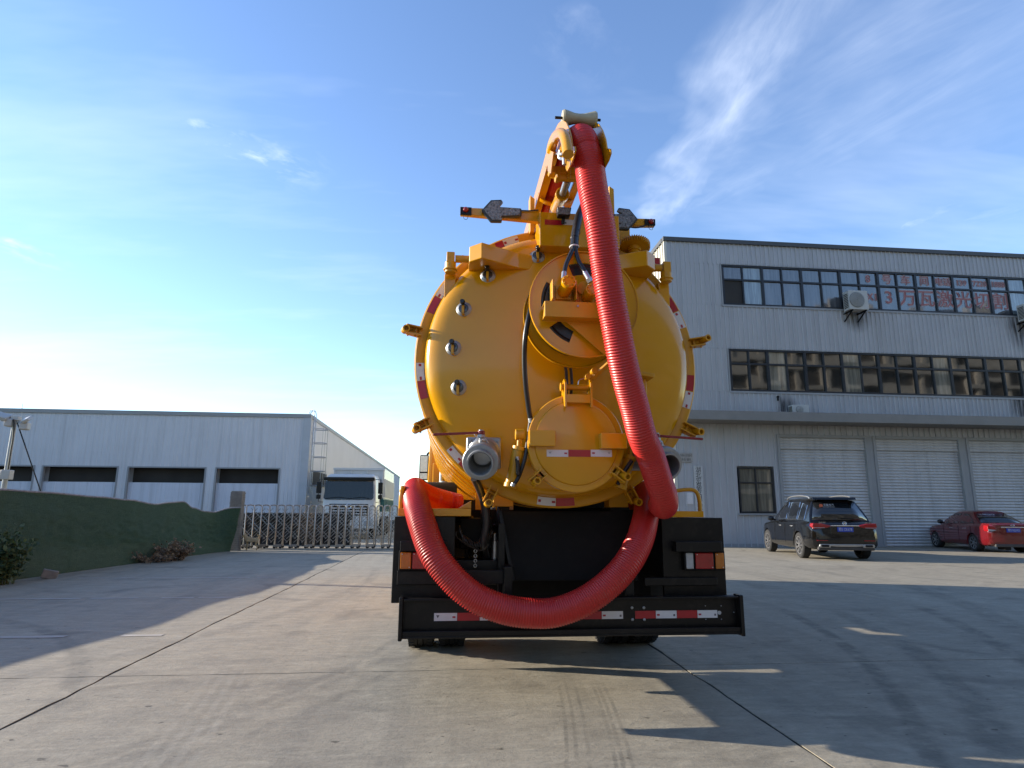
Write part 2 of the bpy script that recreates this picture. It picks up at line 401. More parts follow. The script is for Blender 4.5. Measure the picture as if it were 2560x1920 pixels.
# worn parking lines painted on the shaded side of the yard
for y, xa, xb in ((7.55, -7.3, -3.05), (10.6, -7.3, -3.2), (13.6, -7.2, -2.95)):
    lb = MB(); n = 60; w = .05
    for k in range(n):
        a, b = xa+(xb-xa)*k/n, xa+(xb-xa)*(k+1)/n
        if noise.noise(Vector((a*2.1, y*3, 1))) < -.22: continue
        wa = w*(1+.5*noise.noise(Vector((a*5, y, 0)))); wb = w*(1+.5*noise.noise(Vector((b*5, y, 0))))
        lb.quad((a, y-wa, .004), (b, y-wb, .004), (b, y+wb, .004), (a, y+wa, .004))
    o = lb.build('parking_line', M['yardline'], ground, smooth=0)
# gate track kerb
o = MB().box(-7.6, 8.5, 23.0, 23.5, -.03, .018).build('gate_track', M['concrete'], ground, smooth=0)

# ------------------------------------------------------------------ cladding builder
M['clad'] = mat('grey_blue_cladding', (.41, .415, .43), .42, .0, .1, .05, .6, .02, 20, coordw=True, dirt=.03)
M['clad_cream'] = mat('cream_cladding', (.55, .52, .44), .5, .0, .1, .05, .6, .02, 20, coordw=True, dirt=.03)
M['trim_white'] = mat('white_trim', (.40, .42, .45), .45, 0, .1, .05, 2, coordw=True)
M['trim_grey'] = mat('grey_trim', (.27, .275, .28), .5, 0, 0, .06, 2, coordw=True, dirt=.05)
M['trim_dark'] = mat('dark_parapet', (.06, .063, .066), .5, 0, 0, .1, 2, coordw=True)
M['frame'] = mat('dark_window_frame', (.020, .023, .028), .35, .2, 0, .2, 6)
M['beige'] = mat('canopy_metal', (.20, .192, .18), .55, 0, 0, .08, 2, coordw=True, dirt=.1)
def pane_mat(name, col, rough=.05, spec=.9, coat=1.):
    m = bpy.data.materials.new(name); m.use_nodes = True; t = m.node_tree; b = t.nodes['Principled BSDF']
    g = t.nodes.new('ShaderNodeNewGeometry')
    f = noise_node(t, mapping(t, g.outputs['Position'], (0,0,0), (5, 1, .35)), 1.2, 5, .6, .5)
    c = ramp(t, f, [(.35, tuple(x*.55 for x in col)), (.68, tuple(min(1, x*1.6) for x in col))])
    t.links.new(c, b.inputs['Base Color']); b.inputs['Roughness'].default_value = rough
    b.inputs['Specular IOR Level'].default_value = spec; b.inputs['Coat Weight'].default_value = coat; b.inputs['Coat Roughness'].default_value = .02
    bn = t.nodes.new('ShaderNodeBump'); bn.inputs['Strength'].default_value = .035; bn.inputs['Distance'].default_value = .05
    t.links.new(noise_node(t, g.outputs['Position'], .9, 2, .5), bn.inputs['Height']); t.links.new(bn.outputs[0], b.inputs['Normal'])
    t.links.new(bn.outputs[0], b.inputs['Coat Normal'])
    return m
M['pane'] = pane_mat('window_pane_dark', (.010, .011, .011))
M['pane_curtain'] = pane_mat('window_pane_curtain', (.070, .073, .080))
M['pane_pale'] = pane_mat('window_pane_pale', (.15, .18, .19))
M['slot'] = mat('unlit_interior', (.030, .027, .024), .8, var=.3, scale=1, coordw=True)
M['pane_beige'] = pane_mat('window_pane_with_curtain', (.16, .15, .12))

_clad_cache = {}
def clad_mesh(w, h, m, pitch, rib=.030, depth=.048):
    key = (round(w, 3), round(h, 3), m.name, pitch, depth)
    if key in _clad_cache: return _clad_cache[key]
    b = MB(); n = max(1, int(round(w/pitch))); p = w/n; prof = [(0, 0)]
    for i in range(n):
        c = (i+.5)*p
        prof += [(c-rib*.9, 0), (c-rib*.45, -depth), (c+rib*.45, -depth), (c+rib*.9, 0)]
    prof.append((w, 0)); k = len(prof)
    b.add([(x, y, 0) for x, y in prof]+[(x, y, h) for x, y in prof], [(i, i+1, k+i+1, k+i) for i in range(k-1)])
    me = b.mesh('cladding_panel', m, 0, fix=False); _clad_cache[key] = me; return me
def clad_wall(parent, x0, x1, y, z0, z1, m, pitch=.25, panel=1.0, rz=0., origin=None, depth=.048):
    """ribbed sheets between x0 and x1 on the plane y (facing -y); rotated by rz about origin for side walls"""
    n = max(1, int(round((x1-x0)/panel))); w = (x1-x0)/n
    me = clad_mesh(w, z1-z0, m, pitch, depth=depth)
    for i in range(n):
        if origin is None: Mx = Matrix.Translation((x0+i*w, y, z0))
        else: Mx = Matrix.Translation(origin) @ Matrix.Rotation(rz, 4, 'Z') @ Matrix.Translation((x0+i*w, y, z0))
        inst(me, 'cladding_panel', parent, Mx)

def text_obj(name, s, size, m, parent, loc, rot=(pi/2, 0, 0), depth=0., align='CENTER', local=False, sx=1., line=None):
    cu = bpy.data.curves.new('lettering', 'FONT'); cu.body = s; cu.size = size; cu.align_x = align; cu.align_y = 'CENTER'
    cu.extrude = depth; cu.resolution_u = 2
    if line: cu.space_line = line
    tmp = bpy.data.objects.new('lettering', cu); COL.objects.link(tmp)
    dg = bpy.context.evaluated_depsgraph_get(); dg.update()
    me = bpy.data.meshes.new_from_object(tmp.evaluated_get(dg)); bpy.data.objects.remove(tmp); bpy.data.curves.remove(cu)
    me.materials.clear(); me.materials.append(m)
    from mathutils import Euler
    Mx = Matrix.Translation(loc) @ Euler(rot).to_matrix().to_4x4() @ Matrix.Diagonal((sx, 1, 1, 1))
    return inst(me, name, parent, Mx, local)

# ------------------------------------------------------------------ right-hand factory building
FY = 24.3
def fx(p): return at(p, FY)
XL = fx((1436, 560)).x; ZTOP = fx((1434, 520)).z; XR = 44.
fb = thing('factory_building', 'grey ribbed metal factory building with three roller shutters and two rows of windows', 'building', (XL, FY, 0))
ZC0 = fx((1520, 893)).z; ZCT = fx((1520, 893)).z    # canopy top
W1 = (fx((1562, 574)), fx((1562, 656))); W2 = (fx((1578, 756)), fx((1578, 842)))
w1z0, w1z1, w2z0, w2z1 = W1[1].z, W1[0].z, W2[1].z, W2[0].z
w1x, w2x = (W1[0].x+W1[1].x)/2, (W2[0].x+W2[1].x)/2
print('FACT', XL, ZTOP, ZC0, w1z0, w1z1, w2z0, w2z1, w1x, w2x)
# bands of cladding
clad_wall(fb, XL, XR, FY, w1z1+.05, ZTOP, M['clad'], .21)
clad_wall(fb, XL, w1x-.06, FY, w1z0-.06, w1z1+.05, M['clad'], .21)
clad_wall(fb, XL, XR, FY, w2z1+.05, w1z0-.06, M['clad'], .21)
clad_wall(fb, XL, w2x-.06, FY, w2z0-.06, w2z1+.05, M['clad'], .21)
clad_wall(fb, XL, XR, FY, ZC0-.1, w2z0-.06, M['clad'], .21)
# lit end wall and its parapet
MB().box(XL+.02, XR, FY+.12, FY+40, 0, ZTOP-.15).build('wall', M['trim_grey'], fb, smooth=0)
clad_wall(fb, -40, 0, 0, 0, ZTOP, M['clad_cream'], .3, 1.0, -pi/2, (XL, FY, 0))
pb = MB().box(XL-.06, XR, FY-.10, FY+.15, ZTOP-.02, ZTOP+.16).box(XL-.08, XL+.15, FY+.15, FY+40, ZTOP-.02, ZTOP+.16)
pb.build('parapet', M['trim_dark'], fb)
MB().box(XL-.03, XL+.10, FY-.035, FY+.06, .0, ZTOP-.02).build('corner_trim', M['clad_cream'], fb)
M['shutter'] = mat('shutter_steel', (.50, .495, .49), .45, .1, 0, .06, 3, coordw=True, dirt=.08)
M['wh'] = mat('warehouse_sheet', (.58, .58, .60), .5, 0, 0, .05, .5, coordw=True)
M['wh_low'] = mat('warehouse_low_panel', (.56, .58, .64), .5, 0, 0, .04, .6, coordw=True)
# rain streaks and soot on the sheets
def weather(m, blobs=()):
    t = m.node_tree; b = t.nodes['Principled BSDF']; src = b.inputs['Base Color'].links[0].from_socket
    g = t.nodes.new('ShaderNodeNewGeometry'); P = g.outputs['Position']
    s = noise_node(t, mapping(t, P, (0, 0, 0), (4.5, 4.5, .16)), 1., 6, .65, .2)
    c = mixc(t, math_node(t, 'MULTIPLY', ramp(t, s, [(.48, (0,0,0)), (.76, (1,1,1))]), .30), src, (.13, .125, .12))
    fine = noise_node(t, mapping(t, P, (0, 0, 0), (9, 9, .6)), 1., 5, .7, .3)
    for (cx, cz, rx, rz, amt) in blobs:
        mp = t.nodes.new('ShaderNodeMapping'); mp.vector_type = 'TEXTURE'; mp.inputs['Location'].default_value = (cx, FY, cz); mp.inputs['Scale'].default_value = (rx, 3, rz)
        t.links.new(P, mp.inputs[0]); ln = t.nodes.new('ShaderNodeVectorMath'); ln.operation = 'LENGTH'; t.links.new(mp.outputs[0], ln.inputs[0])
        k = math_node(t, 'SUBTRACT', 1., ln.outputs['Value'], True)
        k = math_node(t, 'MULTIPLY', math_node(t, 'MULTIPLY', k, amt*2.2, True), ramp(t, fine, [(.30, (0,0,0)), (.62, (1,1,1))]))
        c = mixc(t, k, c, (.012, .013, .016))
    t.links.new(c, b.inputs['Base Color'])
cs1, cs2, cs3, cs4 = fx((1700, 886)), fx((2212, 880)), fx((1850, 688)), fx((2200, 712))
weather(M['clad'], [(cs1.x, cs1.z, .55, .75, .9), (cs2.x, cs2.z, .8, .9, .9), (cs3.x, cs3.z, .7, .7, .6), (cs4.x, cs4.z, .7, 1.1, .6)])
weather(M['shutter']); weather(M['wh']); weather(M['wh_low'])
# window bands
rw = random.Random(21)
def window_band(x0, z0, z1, n, pw, split, panemat, label):
    zs = z0+(z1-z0)*split
    fr = MB(); x1 = x0+n*pw; t = .05; yo = FY-.015
    fr.box(x0-t, x1+t, yo, yo+.12, z0-t, z0+.03).box(x0-t, x1+t, yo, yo+.12, z1-.03, z1+t)
    fr.box(x0, x1, yo+.005, yo+.11, zs-.04, zs+.04)
    for i in range(n+1):
        ww = .055 if i % 2 == 0 else .035
        fr.box(x0+i*pw-ww, x0+i*pw+ww, yo+.002, yo+.115, z0+.03, z1-.03)
    w = fr.build('window', M['frame'], fb, .004, smooth=0); w['label'] = label
    for i in range(n):
        for r, (a, b) in enumerate(((z0+.03, zs-.04), (zs+.04, z1-.03))):
            m = panemat(i, r); e = .05
            g = MB().box(-pw/2+.02, pw/2-.02, -.005, .005, -(b-a)/2-.01, (b-a)/2+.01).build('pane', m, w, smooth=0, M=Matrix.Translation((x0+(i+.5)*pw, yo+.067, (a+b)/2)) @ Matrix.Rotation(rw.gauss(0, .006), 4, 'X') @ Matrix.Rotation(rw.gauss(0, .009), 4, 'Z'))
    # surround
    MB().box(x0-.11, x1+.11, FY-.05, FY+.02, z0-.13, z0-.05).build('sill', M['trim_grey'], w, smooth=0)
    MB().box(x0-.11, x0-.05, FY-.04, FY+.02, z0-.05, z1+.05).box(x0-.11, x1+.11, FY-.04, FY+.02, z1+.05, z1+.09).build('surround', M['trim_grey'], w, smooth=0)
    return w
pw1 = (fx((1898, 620)).x-w1x)/8; pw2 = (fx((1755, 800)).x-w2x)/4.35
NW1 = int((XR-1-w1x)/pw1); NW2 = int((XR-1-w2x)/pw2)
def pm1(i, r):
    if i == 0 and r == 0: return M['slot']  # open pane: the interior shade is given as a dark colour
    if i in (1,) : return M['pane_pale']
    if i in (15,): return M['pane_pale']
    return M['pane_curtain']
rp = random.Random(3)
pm2v = {}
def pm2(i, r):
    if i not in pm2v: pm2v[i] = rp.choice(['pane', 'pane', 'pane', 'pane_beige', 'pane'])
    if i == 2: return M['pane_beige']
    return M[pm2v[i]]
win1 = window_band(w1x, w1z0, w1z1, NW1, pw1, .64, pm1, 'upper strip of windows with red lettering on the panes')
win2 = window_band(w2x, w2z0, w2z1, NW2, pw2, .66, pm2, 'middle strip of dark windows')
M['letter'] = mat('red_window_film', (.30, .10, .10), .5)
M['letter_edge'] = mat('pale_letter_outline', (.36, .30, .31), .5)
zs1 = w1z0+(w1z1-w1z0)*.64
# big red characters on lower panes, small on the upper ones
def pane_text(i, ch, zc, size, off=0.):
    x = w1x+(i+.5)*pw1+off; yo = FY+.035
    text_obj('lettering', ch, size*1.0, M['letter'], win1, (x, yo-.004, zc), line=.9)
    for dx, dz in ((.02, .02), (-.02, .02), (.02, -.02), (-.02, -.02), (.028, 0), (-.028, 0), (0, .028), (0, -.028)):
        pass
    b = text_obj('lettering_outline', ch, size, M['letter_edge'], win1, (x, yo+.002, zc))
    # outline: fatten by pushing a copy in eight directions, kept as one flat mesh behind the red film
    me = b.data; bm = bmesh.new(); base = bmesh.new(); base.from_mesh(me); k = .032/1
    for dx, dz in ((k, 0), (-k, 0), (0, k), (0, -k), (k*.7, k*.7), (-k*.7, k*.7), (k*.7, -k*.7), (-k*.7, -k*.7)):
        t = base.copy(); bmesh.ops.translate(t, verts=t.verts, vec=(dx, dz, (dx*7+dz*3)*.01)); tm = bpy.data.meshes.new('tmp'); t.to_mesh(tm); t.free(); bm.from_mesh(tm); bpy.data.meshes.remove(tm)
    bm.to_mesh(me); bm.free(); base.free()
first = 8
for k, ch in enumerate('3万瓦激光切割'):
    pane_text(first+k, ch, (w1z0+zs1)/2+.02, .80)
pane_text(first-1, 'X1', (w1z0+zs1)/2+.02, .45, .12)
for k, ch in enumerate(['8', '号', '车', '间', '电话', '139', '7220', '1888']):
    pane_text(first-1+k, ch, (zs1+w1z1)/2, .46 if len(ch) == 1 else (.38 if len(ch) == 2 else .34))
# canopy
cz1 = ZC0; czb = fx((1520, 915)).z; cy = FY-1.15
XC0 = XL-.1
cb = MB().prism([(XC0-.35, czb+.0), (XR, czb), (XR, cz1-.05), (XC0, cz1-.05), (XC0-.35, czb+.10)], cy, FY-.0, 'y')
cb.build('canopy', M['beige'], fb, .01, smooth=0)
# lower storey: trims, wall with openings
sx = [(fx((1692, 1060)).x, fx((1878, 1060)).x), (fx((1902, 1060)).x, fx((2076, 1060)).x), (fx((2094, 1060)).x, 0)]
wS = sx[0][1]-sx[0][0]; gapS = sx[1][0]-sx[0][1]
sx = [(sx[0][0]+i*(wS+gapS), sx[0][0]+i*(wS+gapS)+wS) for i in range(4)]
zS = fx((1780, 946)).z
wx0, wx1 = fx((1597, 1060)).x, fx((1672, 1060)).x; wz1, wz0 = fx((1635, 1010)).z, fx((1635, 1108)).z
print('SHUT', sx, zS, wx0, wx1, wz0, wz1)
clad_wall(fb, XL, wx0-.05, FY, .0, czb+.05, M['clad'], .25)
clad_wall(fb, wx0-.05, wx1+.05, FY, wz1+.05, czb+.05, M['clad'], .25)
clad_wall(fb, wx0-.05, wx1+.05, FY, .0, wz0-.05, M['clad'], .25)
clad_wall(fb, wx1+.05, sx[0][0]-.12, FY, .0, czb+.05, M['clad'], .25)
clad_wall(fb, sx[0][0]-.12, XR, FY, zS+.1, czb+.05, M['clad'], .25)
# small square window
fr = MB(); t = .06; yo = FY-.02
fr.box(wx0, wx1, yo, yo+.1, wz0, wz0+t).box(wx0, wx1, yo, yo+.1, wz1-t, wz1).box(wx0, wx0+t, yo+.001, yo+.1, wz0+t, wz1-t).box(wx1-t, wx1, yo+.001, yo+.1, wz0+t, wz1-t)
zm = wz0+(wz1-wz0)*.66; xm = (wx0+wx1)/2
fr.box(wx0+t, wx1-t, yo+.003, yo+.095, zm-.03, zm+.03).box(xm-.03, xm+.03, yo+.006, yo+.09, wz0+t, zm-.03).box(xm-.03, xm+.03, yo+.006, yo+.09, zm+.03, wz1-t)
sw = fr.build('window', M['frame'], fb, .004, smooth=0)
M['pane_old'] = pane_mat('window_pane_papered', (.10, .093, .072), .25, .5)
for a, b, c, d in ((wx0+t, xm-.03, wz0+t, zm-.03), (xm+.03, wx1-t, wz0+t, zm-.03), (wx0+t, xm-.03, zm+.03, wz1-t), (xm+.03, wx1-t, zm+.03, wz1-t)):
    MB().box(a-.01, b+.01, yo+.055, yo+.065, c-.01, d+.01).build('pane', M['pane_old'], sw, smooth=0)
MB().box(wx0-.1, wx1+.1, FY-.1, FY+.01, wz0-.09, wz0-.02).build('sill', M['trim_grey'], sw, .005)
# roller shutters
for a, b in sx:
    dr = MB().box(a-.12, a, FY-.05, FY+.14, 0, zS+.12).box(b, b+.12, FY-.05, FY+.14, 0, zS+.12).box(a, b, FY-.06, FY+.14, zS, zS+.12)
    d = dr.build('roller_shutter', M['trim_grey'], fb, .006, smooth=0)
    nsl = 36; h = zS/nsl; sb = MB(); pr = []
    for q in range(9):
        u = q/8; pr.append((-.030*sin(pi*min(1, u*1.25)) if u < .8 else .006, u*h))
    k = len(pr); sb.add([(0, y, z) for y, z in pr]+[(b-a, y, z) for y, z in pr], [(i, k+i, k+i+1, i+1) for i in range(k-1)])
    sme = sb.mesh('slat', M['shutter'], 60, fix=False)
    for q in range(nsl):
        off = .0 if q < nsl-4 else -.05
        s = inst(sme, 'slat', d, Matrix.Translation((a, FY+.09+off, q*h)))
for i in range(3):   # pier caps between doors
    a = sx[i][1]+.12; b = sx[i+1][0]-.12
    if b > a: MB().box(a, b, FY-.02, FY+.1, 0, zS+.1).build('pier', M['trim_grey'], fb, .006, smooth=0)
MB().box(XL, sx[0][0]-.12, FY-.03, FY+.02, 0, .12).build('plinth', M['trim_grey'], fb, smooth=0)

# signs on the wall
M['signwhite'] = mat('sign_white', (.45, .45, .44), .5, 0, 0, .1, 6, dirt=.12)
M['signsteel'] = mat('sign_brushed_steel', (.34, .35, .36), .35, .6, 0, .3, 2, dirt=.1)
M['black_ink'] = mat('black_lettering', (.012, .012, .012), .6)
p0, p1 = fx((1498, 1007)), fx((1519, 1120)); vx = (fx((1508, 1040))).x; vw = .38
vt = p0.z; vb = .45
vs = thing('sign', 'tall narrow white company sign with black vertical characters on the grey wall', 'sign', (vx, FY-.05, vb))
MB().box(vx-vw/2, vx+vw/2, FY-.06, FY-.03, vb, vt).build('board', M['signwhite'], vs, .004)
chs = '湖北宏磊专用汽车有限公司'; st = (vt-vb-.1)/len(chs)
for k, ch in enumerate(chs):
    text_obj('lettering', ch, st*1.18, M['black_ink'], vs, (vx, FY-.0625, vt-.05-st*(k+.5)), sx=.95)
q0, q1 = fx((1466, 978)), fx((1496, 999))
ps = thing('plaque', 'small brushed steel plaque with two rows of characters on the grey wall', 'sign', ((q0.x+q1.x)/2, FY-.05, q1.z))
MB().box(q0.x, q1.x, FY-.055, FY-.03, q1.z, q0.z).build('plate', M['signsteel'], ps, .004)
text_obj('lettering', '外来人员登记', .105, M['black_ink'], ps, ((q0.x+q1.x)/2, FY-.0575, q0.z-(q0.z-q1.z)*.3), sx=.8)
text_obj('lettering', '安全 通行', .115, M['black_ink'], ps, ((q0.x+q1.x)/2, FY-.0575, q0.z-(q0.z-q1.z)*.74), sx=.8)
n0, n1 = fx((1480, 1064)), fx((1497, 1089))
pp = MB().box(n0.x, n1.x, FY-.034, FY-.028, n1.z, n0.z).build('paper_notice', M['rwhite'], None, smooth=0)
tag(pp, 'plain white paper notice stuck on the wall under the steel plaque', 'notice')

# air conditioners
M['acwhite'] = mat('ac_white', (.42, .42, .40), .5, 0, 0, .05, 4, dirt=.10)
M['acgrille'] = mat('ac_grille', (.16, .165, .165), .5, 0, 0, .1, 30)
def ac_unit(x0, x1, z0, z1, y1, depth, label, bracket=True):
    t = thing('air_conditioner', label, 'air conditioner', ((x0+x1)/2, y1-depth/2, z0), group='outdoor air conditioners')
    y0 = y1-depth; w = x1-x0; h = z1-z0
    MB().box(x0, x1, y0, y1, z0, z1).build('casing', M['acwhite'], t, .015)
    cx, cz, r = x0+w*.40, (z0+z1)/2, h*.40
    g = MB().lathe([(r, 0), (r, .02), (r*.97, .03), (0, .03)], (cx, y0-.0, cz), (0, -1, 0), 28)
    gr = g.build('fan_grille', M['acgrille'], t)
    rg = MB()
    for q in range(1, 7): rg.lathe([(r*q/7, 0), (r*q/7+.012, .004), (r*q/7, .008)], (cx, y0-.032, cz), (0, -1, 0), 28)
    rg.build('ring', M['acwhite'], gr)
    lv = MB()
    for q in range(9): lv.box(x0-.012, x0+.004, y0+depth*.15, y0+depth*.85, z0+h*(.12+.085*q), z0+h*(.12+.085*q)+h*.04)
    lv.build('side_louvre', M['dark'], t, smooth=0)
    if bracket:
        for xx in (x0+w*.15, x1-w*.15):
            MB().bar((xx, y1+.25, z0-.03), (xx, y0, z0-.03), .05, .05).bar((xx, y1+.25, z0-.38), (xx, y0+.08, z0-.05), .04, .04).build('bracket', M['black_matt'], t)
    return t
a0, a1 = fx((1833, 628)), fx((1876, 667))
sc_ = (FY-.75)/FY
def fy(p, Y): return at(p, Y)
q0, q1 = fy((1826, 626), FY-.62), fy((1878, 670), FY-.62)
ac_unit(q0.x+.12, q1.x, q1.z+.02, q0.z, FY-.22, .40, 'white air conditioner on brackets in front of the upper window strip')
q0, q1 = fy((1712, 874), FY-.42), fy((1750, 900), FY-.42)
ac_unit(q0.x, q1.x, ZC0-.02, q0.z, FY-.08, .34, 'white air conditioner standing on the canopy below the middle windows', False)
q0 = fy((2195, 690), FY-.62)
ac_unit(q0.x+.50, q0.x+1.5, q0.z+.02, q0.z+.75, FY-.22, .40, 'air conditioner cut by the picture edge right of the red lettering')
M['soot'] = mat('soot_stain', (.035, .036, .04), .9, var=.3)
cp = fx((1679, 858))
vp = MB().cyl((cp.x, FY+.05, cp.z), (cp.x-.02, FY-.12, cp.z), .05, n=12).cyl((cp.x-.02, FY-.09, cp.z-.02), (cp.x-.04, FY-.1, cp.z-.16), .04, n=10)
vp.build('vent_pipe', M['black_matt'], fb)

# ------------------------------------------------------------------ left warehouse
LY = 34.
def lx(p): return at(p, LY)
LX1 = lx((664, 990)).x; LZ = lx((640, 899)).z
M['wh_side'] = mat('warehouse_side_sheet', (.60, .60, .60), .5, 0, 0, .05, .5, coordw=True)
wh = thing('warehouse', 'long pale grey warehouse with dark window slots and a caged ladder behind the green netting', 'building', (LX1, LY, 0))
zw1, zw0 = lx((540, 1012)).z, lx((540, 1044)).z
wins = [(-60, -70)] ; wl = []
for a, b in (((20, 1020), (72, 1020)), ((92, 1020), (253, 1020)), ((277, 1020), (443, 1020)), ((467, 1020), (603, 1020))):
    wl.append((lx(a).x, lx(b).x))
pit = wl[2][0]-wl[1][0]; wl[0] = (wl[0][1]-(wl[1][1]-wl[1][0]), wl[0][1]); wl.insert(0, (wl[0][0]-pit, wl[0][1]-pit))
XW0 = wl[0][0]-6
clad_wall(wh, XW0, LX1, LY, zw1, LZ, M['wh'], .2, 1.2, depth=.016)
prev = XW0
for a, b in wl:
    clad_wall(wh, prev, a, LY, 0, zw1, M['wh'], .2, 1.2, depth=.016); prev = b
    clad_wall(wh, a, b, LY+.12, 0, zw0, M['wh_low'], .4, 1.2, depth=.012)
    w = MB().box(a-.05, a+.02, LY-.03, LY+.14, 0, zw1+.05).box(b-.02, b+.05, LY-.03, LY+.14, 0, zw1+.05).box(a+.02, b-.02, LY-.03, LY+.14, zw1-.02, zw1+.05).build('window', M['trim_grey'], wh, smooth=0)
    MB().box(a, b, LY+.55, LY+.58, zw0-.3, zw1+.3).build('pane', M['slot'], w, smooth=0)  # open slot without glass: dark sheet painted as the unlit interior
clad_wall(wh, prev, LX1, LY, 0, zw1, M['wh'], .2, 1.2, depth=.016)
MB().box(XW0, LX1-.02, LY+.8, LY+64, 0, LZ-.1).build('wall', M['wh'], wh, smooth=0)
clad_wall(wh, 0, 64, 0, 0, LZ, M['wh_side'], .3, 1.28, pi/2, (LX1, LY, 0), .02)
MB().box(XW0, LX1+.05, LY-.07, LY+.2, LZ-.08, LZ+.12).box(LX1-.15, LX1+.05, LY+.2, LY+64, LZ-.08, LZ+.12).build('roof_edge', M['trim_grey'], wh, smooth=0)
MB().box(LX1-.32, LX1+.07, LY-.05, LY+.05, 0, LZ-.08).build('corner_trim', M['trim_white'], wh, smooth=0)
for k in range(3):
    y0 = LY+1.2+k*5.2
    w = MB().box(LX1-.02, LX1+.05, y0-.05, y0+4.05, zw0-.05, zw1+.05).build('window', M['trim_grey'], wh, smooth=0)
    MB().box(LX1+.03, LX1+.07, y0, y0+4, zw0, zw1).build('pane', M['slot'], w, smooth=0)  # dark sheet again, interior shade painted in place of glass
# caged ladder near the corner
lad = MB(); lx0 = LX1+.14; ly0 = LY+.35
lad.tube([(lx0, ly0, 2.2), (lx0, ly0, LZ+.25), (lx0-.08, ly0+.1, LZ+.42), (lx0-.25, ly0+.2, LZ+.43), (lx0-.36, ly0+.25, LZ+.30), (lx0-.38, ly0+.25, LZ)], .028, 6)
lad.tube([(lx0, ly0+.45, 2.2), (lx0, ly0+.45, LZ+.25), (lx0-.08, ly0+.5, LZ+.42), (lx0-.25, ly0+.55, LZ+.43), (lx0-.36, ly0+.6, LZ+.30), (lx0-.38, ly0+.6, LZ)], .028, 6)
lo = lad.build('ladder', M['steel'], wh)
rb = MB().cyl((0, 0, 0), (0, .45, 0), .016, n=6).mesh('rung', M['steel'])
for k in range(int((LZ-2.2)/.3)): inst(rb, 'rung', lo, Matrix.Translation((lx0, ly0, 2.4+.3*k)))
hb = MB().tube([(0, 0, 0)]+[(.36+.36*sin(a), .225-.36*cos(a), 0) for a in [pi*q/10 for q in range(11)]]+[(0, .45, 0)], .02, 6).mesh('hoop', M['steel'])
for k in range(5): inst(hb, 'hoop', lo, Matrix.Translation((lx0, ly0, 2.6+.75*k)))
cb = MB()
for a in (.5, 1.57, 2.64): cb.cyl((lx0+.36+.36*sin(a), ly0+.225-.36*cos(a), 2.5), (lx0+.36+.36*sin(a), ly0+.225-.36*cos(a), 5.7), .015, n=6)
cb.build('cage_bar', M['steel'], lo)
aerial = lx((38, 885)); MB().cyl((aerial.x, LY+.3, LZ), (aerial.x, LY+.3, LZ+.45), .02, n=6).build('lightning_rod', M['steel'], wh)
# ------------------------------------------------------------------ green netting fence on the left
def netting():
    m = bpy.data.materials.new('green_shade_net'); m.use_nodes = True; t = m.node_tree; b = t.nodes['Principled BSDF']
    g = t.nodes.new('ShaderNodeNewGeometry'); P = g.outputs['Position']
    n1 = noise_node(t, P, .6, 5, .6, .4); n2 = noise_node(t, mapping(t, P, (0,0,0), (6, 6, 40)), 1., 5, .7, 1.2); n3 = noise_node(t, mapping(t, P, (.5,0,0), (60, 60, 16)), 1., 3, .6)
    c = ramp(t, n1, [(.3, (.054, .098, .058)), (.7, (.090, .150, .088))])
    c = mixc(t, .55, c, ramp(t, n2, [(.3, (.016, .040, .022)), (.70, (.110, .185, .108))]))
    c = mixc(t, .35, c, ramp(t, n3, [(.3, (.008, .02, .012)), (.75, (.07, .14, .08))]))
    t.links.new(c, b.inputs['Base Color']); b.inputs['Roughness'].default_value = .75
    b.inputs['Specular IOR Level'].default_value = .3
    tp = t.nodes.new('ShaderNodeBsdfTransparent'); mx = t.nodes.new('ShaderNodeMixShader'); mx.inputs[0].default_value = .11
    t.links.new(b.outputs[0], mx.inputs[1]); t.links.new(tp.outputs[0], mx.inputs[2]); t.links.new(mx.outputs[0], t.nodes['Material Output'].inputs[0])
    bn = t.nodes.new('ShaderNodeBump'); bn.inputs['Strength'].default_value = 1.; bn.inputs['Distance'].default_value = .045
    t.links.new(math_node(t, 'ADD', n2, n3), bn.inputs['Height']); t.links.new(bn.outputs[0], b.inputs['Normal'])
    return m
M['net'] = netting()
M['net_hem'] = mat('net_hem', (.25, .24, .25), .8, var=.3, scale=12)
M['post'] = mat('rusty_post', (.09, .075, .06), .8, var=.3, scale=10)
def Z5(x, y): return ((x*.3013)*.8641, (980+y*.3013)*.8641)
f0, f1 = gnd((0, 1262)), gnd((488, 1191))
f0 = f0-Vector((.42, 0, 0)); f1 = f1-Vector((.2, 0, 0)); fd = (f1-f0); flen = fd.length; fdn = fd/flen; fnrm = Vector((fdn.y, -fdn.x, 0))
if fnrm.x < 0: fnrm = -fnrm
def fence_s(p):     # distance along the fence seen at picture point p
    d = ray(*p); # intersect with vertical plane through f0 along fd
    k = (f0-CAM).dot(fnrm)/d.dot(fnrm); q = CAM+d*k; return (q-f0).dot(fdn), q.z
top = [fence_s(Z5(*p)) for p in ((0, 735), (350, 765), (830, 815), (1070, 845), (1290, 887), (1420, 872), (1520, 866), (1600, 925), (1700, 958), (1780, 965), (1880, 925), (1950, 920))]
print('FENCE', [(round(a, 2), round(b, 2)) for a, b in top], flen)
def top_z(s):
    if s <= top[0][0]: return top[0][1] + .03*sin(s*1.7) - .02
    for (a, za), (b, zb) in zip(top, top[1:]):
        if s <= b: u = (s-a)/(b-a); u = u*u*(3-2*u); return za+(zb-za)*u
    return top[-1][1]
_tz = top_z
def top_z(s): return _tz(s)*.91
fence = thing('netting_fence', 'dark green shade netting fence draped along the left side of the yard', 'fence', f0)
nb = MB(); ns, nz = 420, 44; s0, s1 = -11.5, flen+.35; vs = []
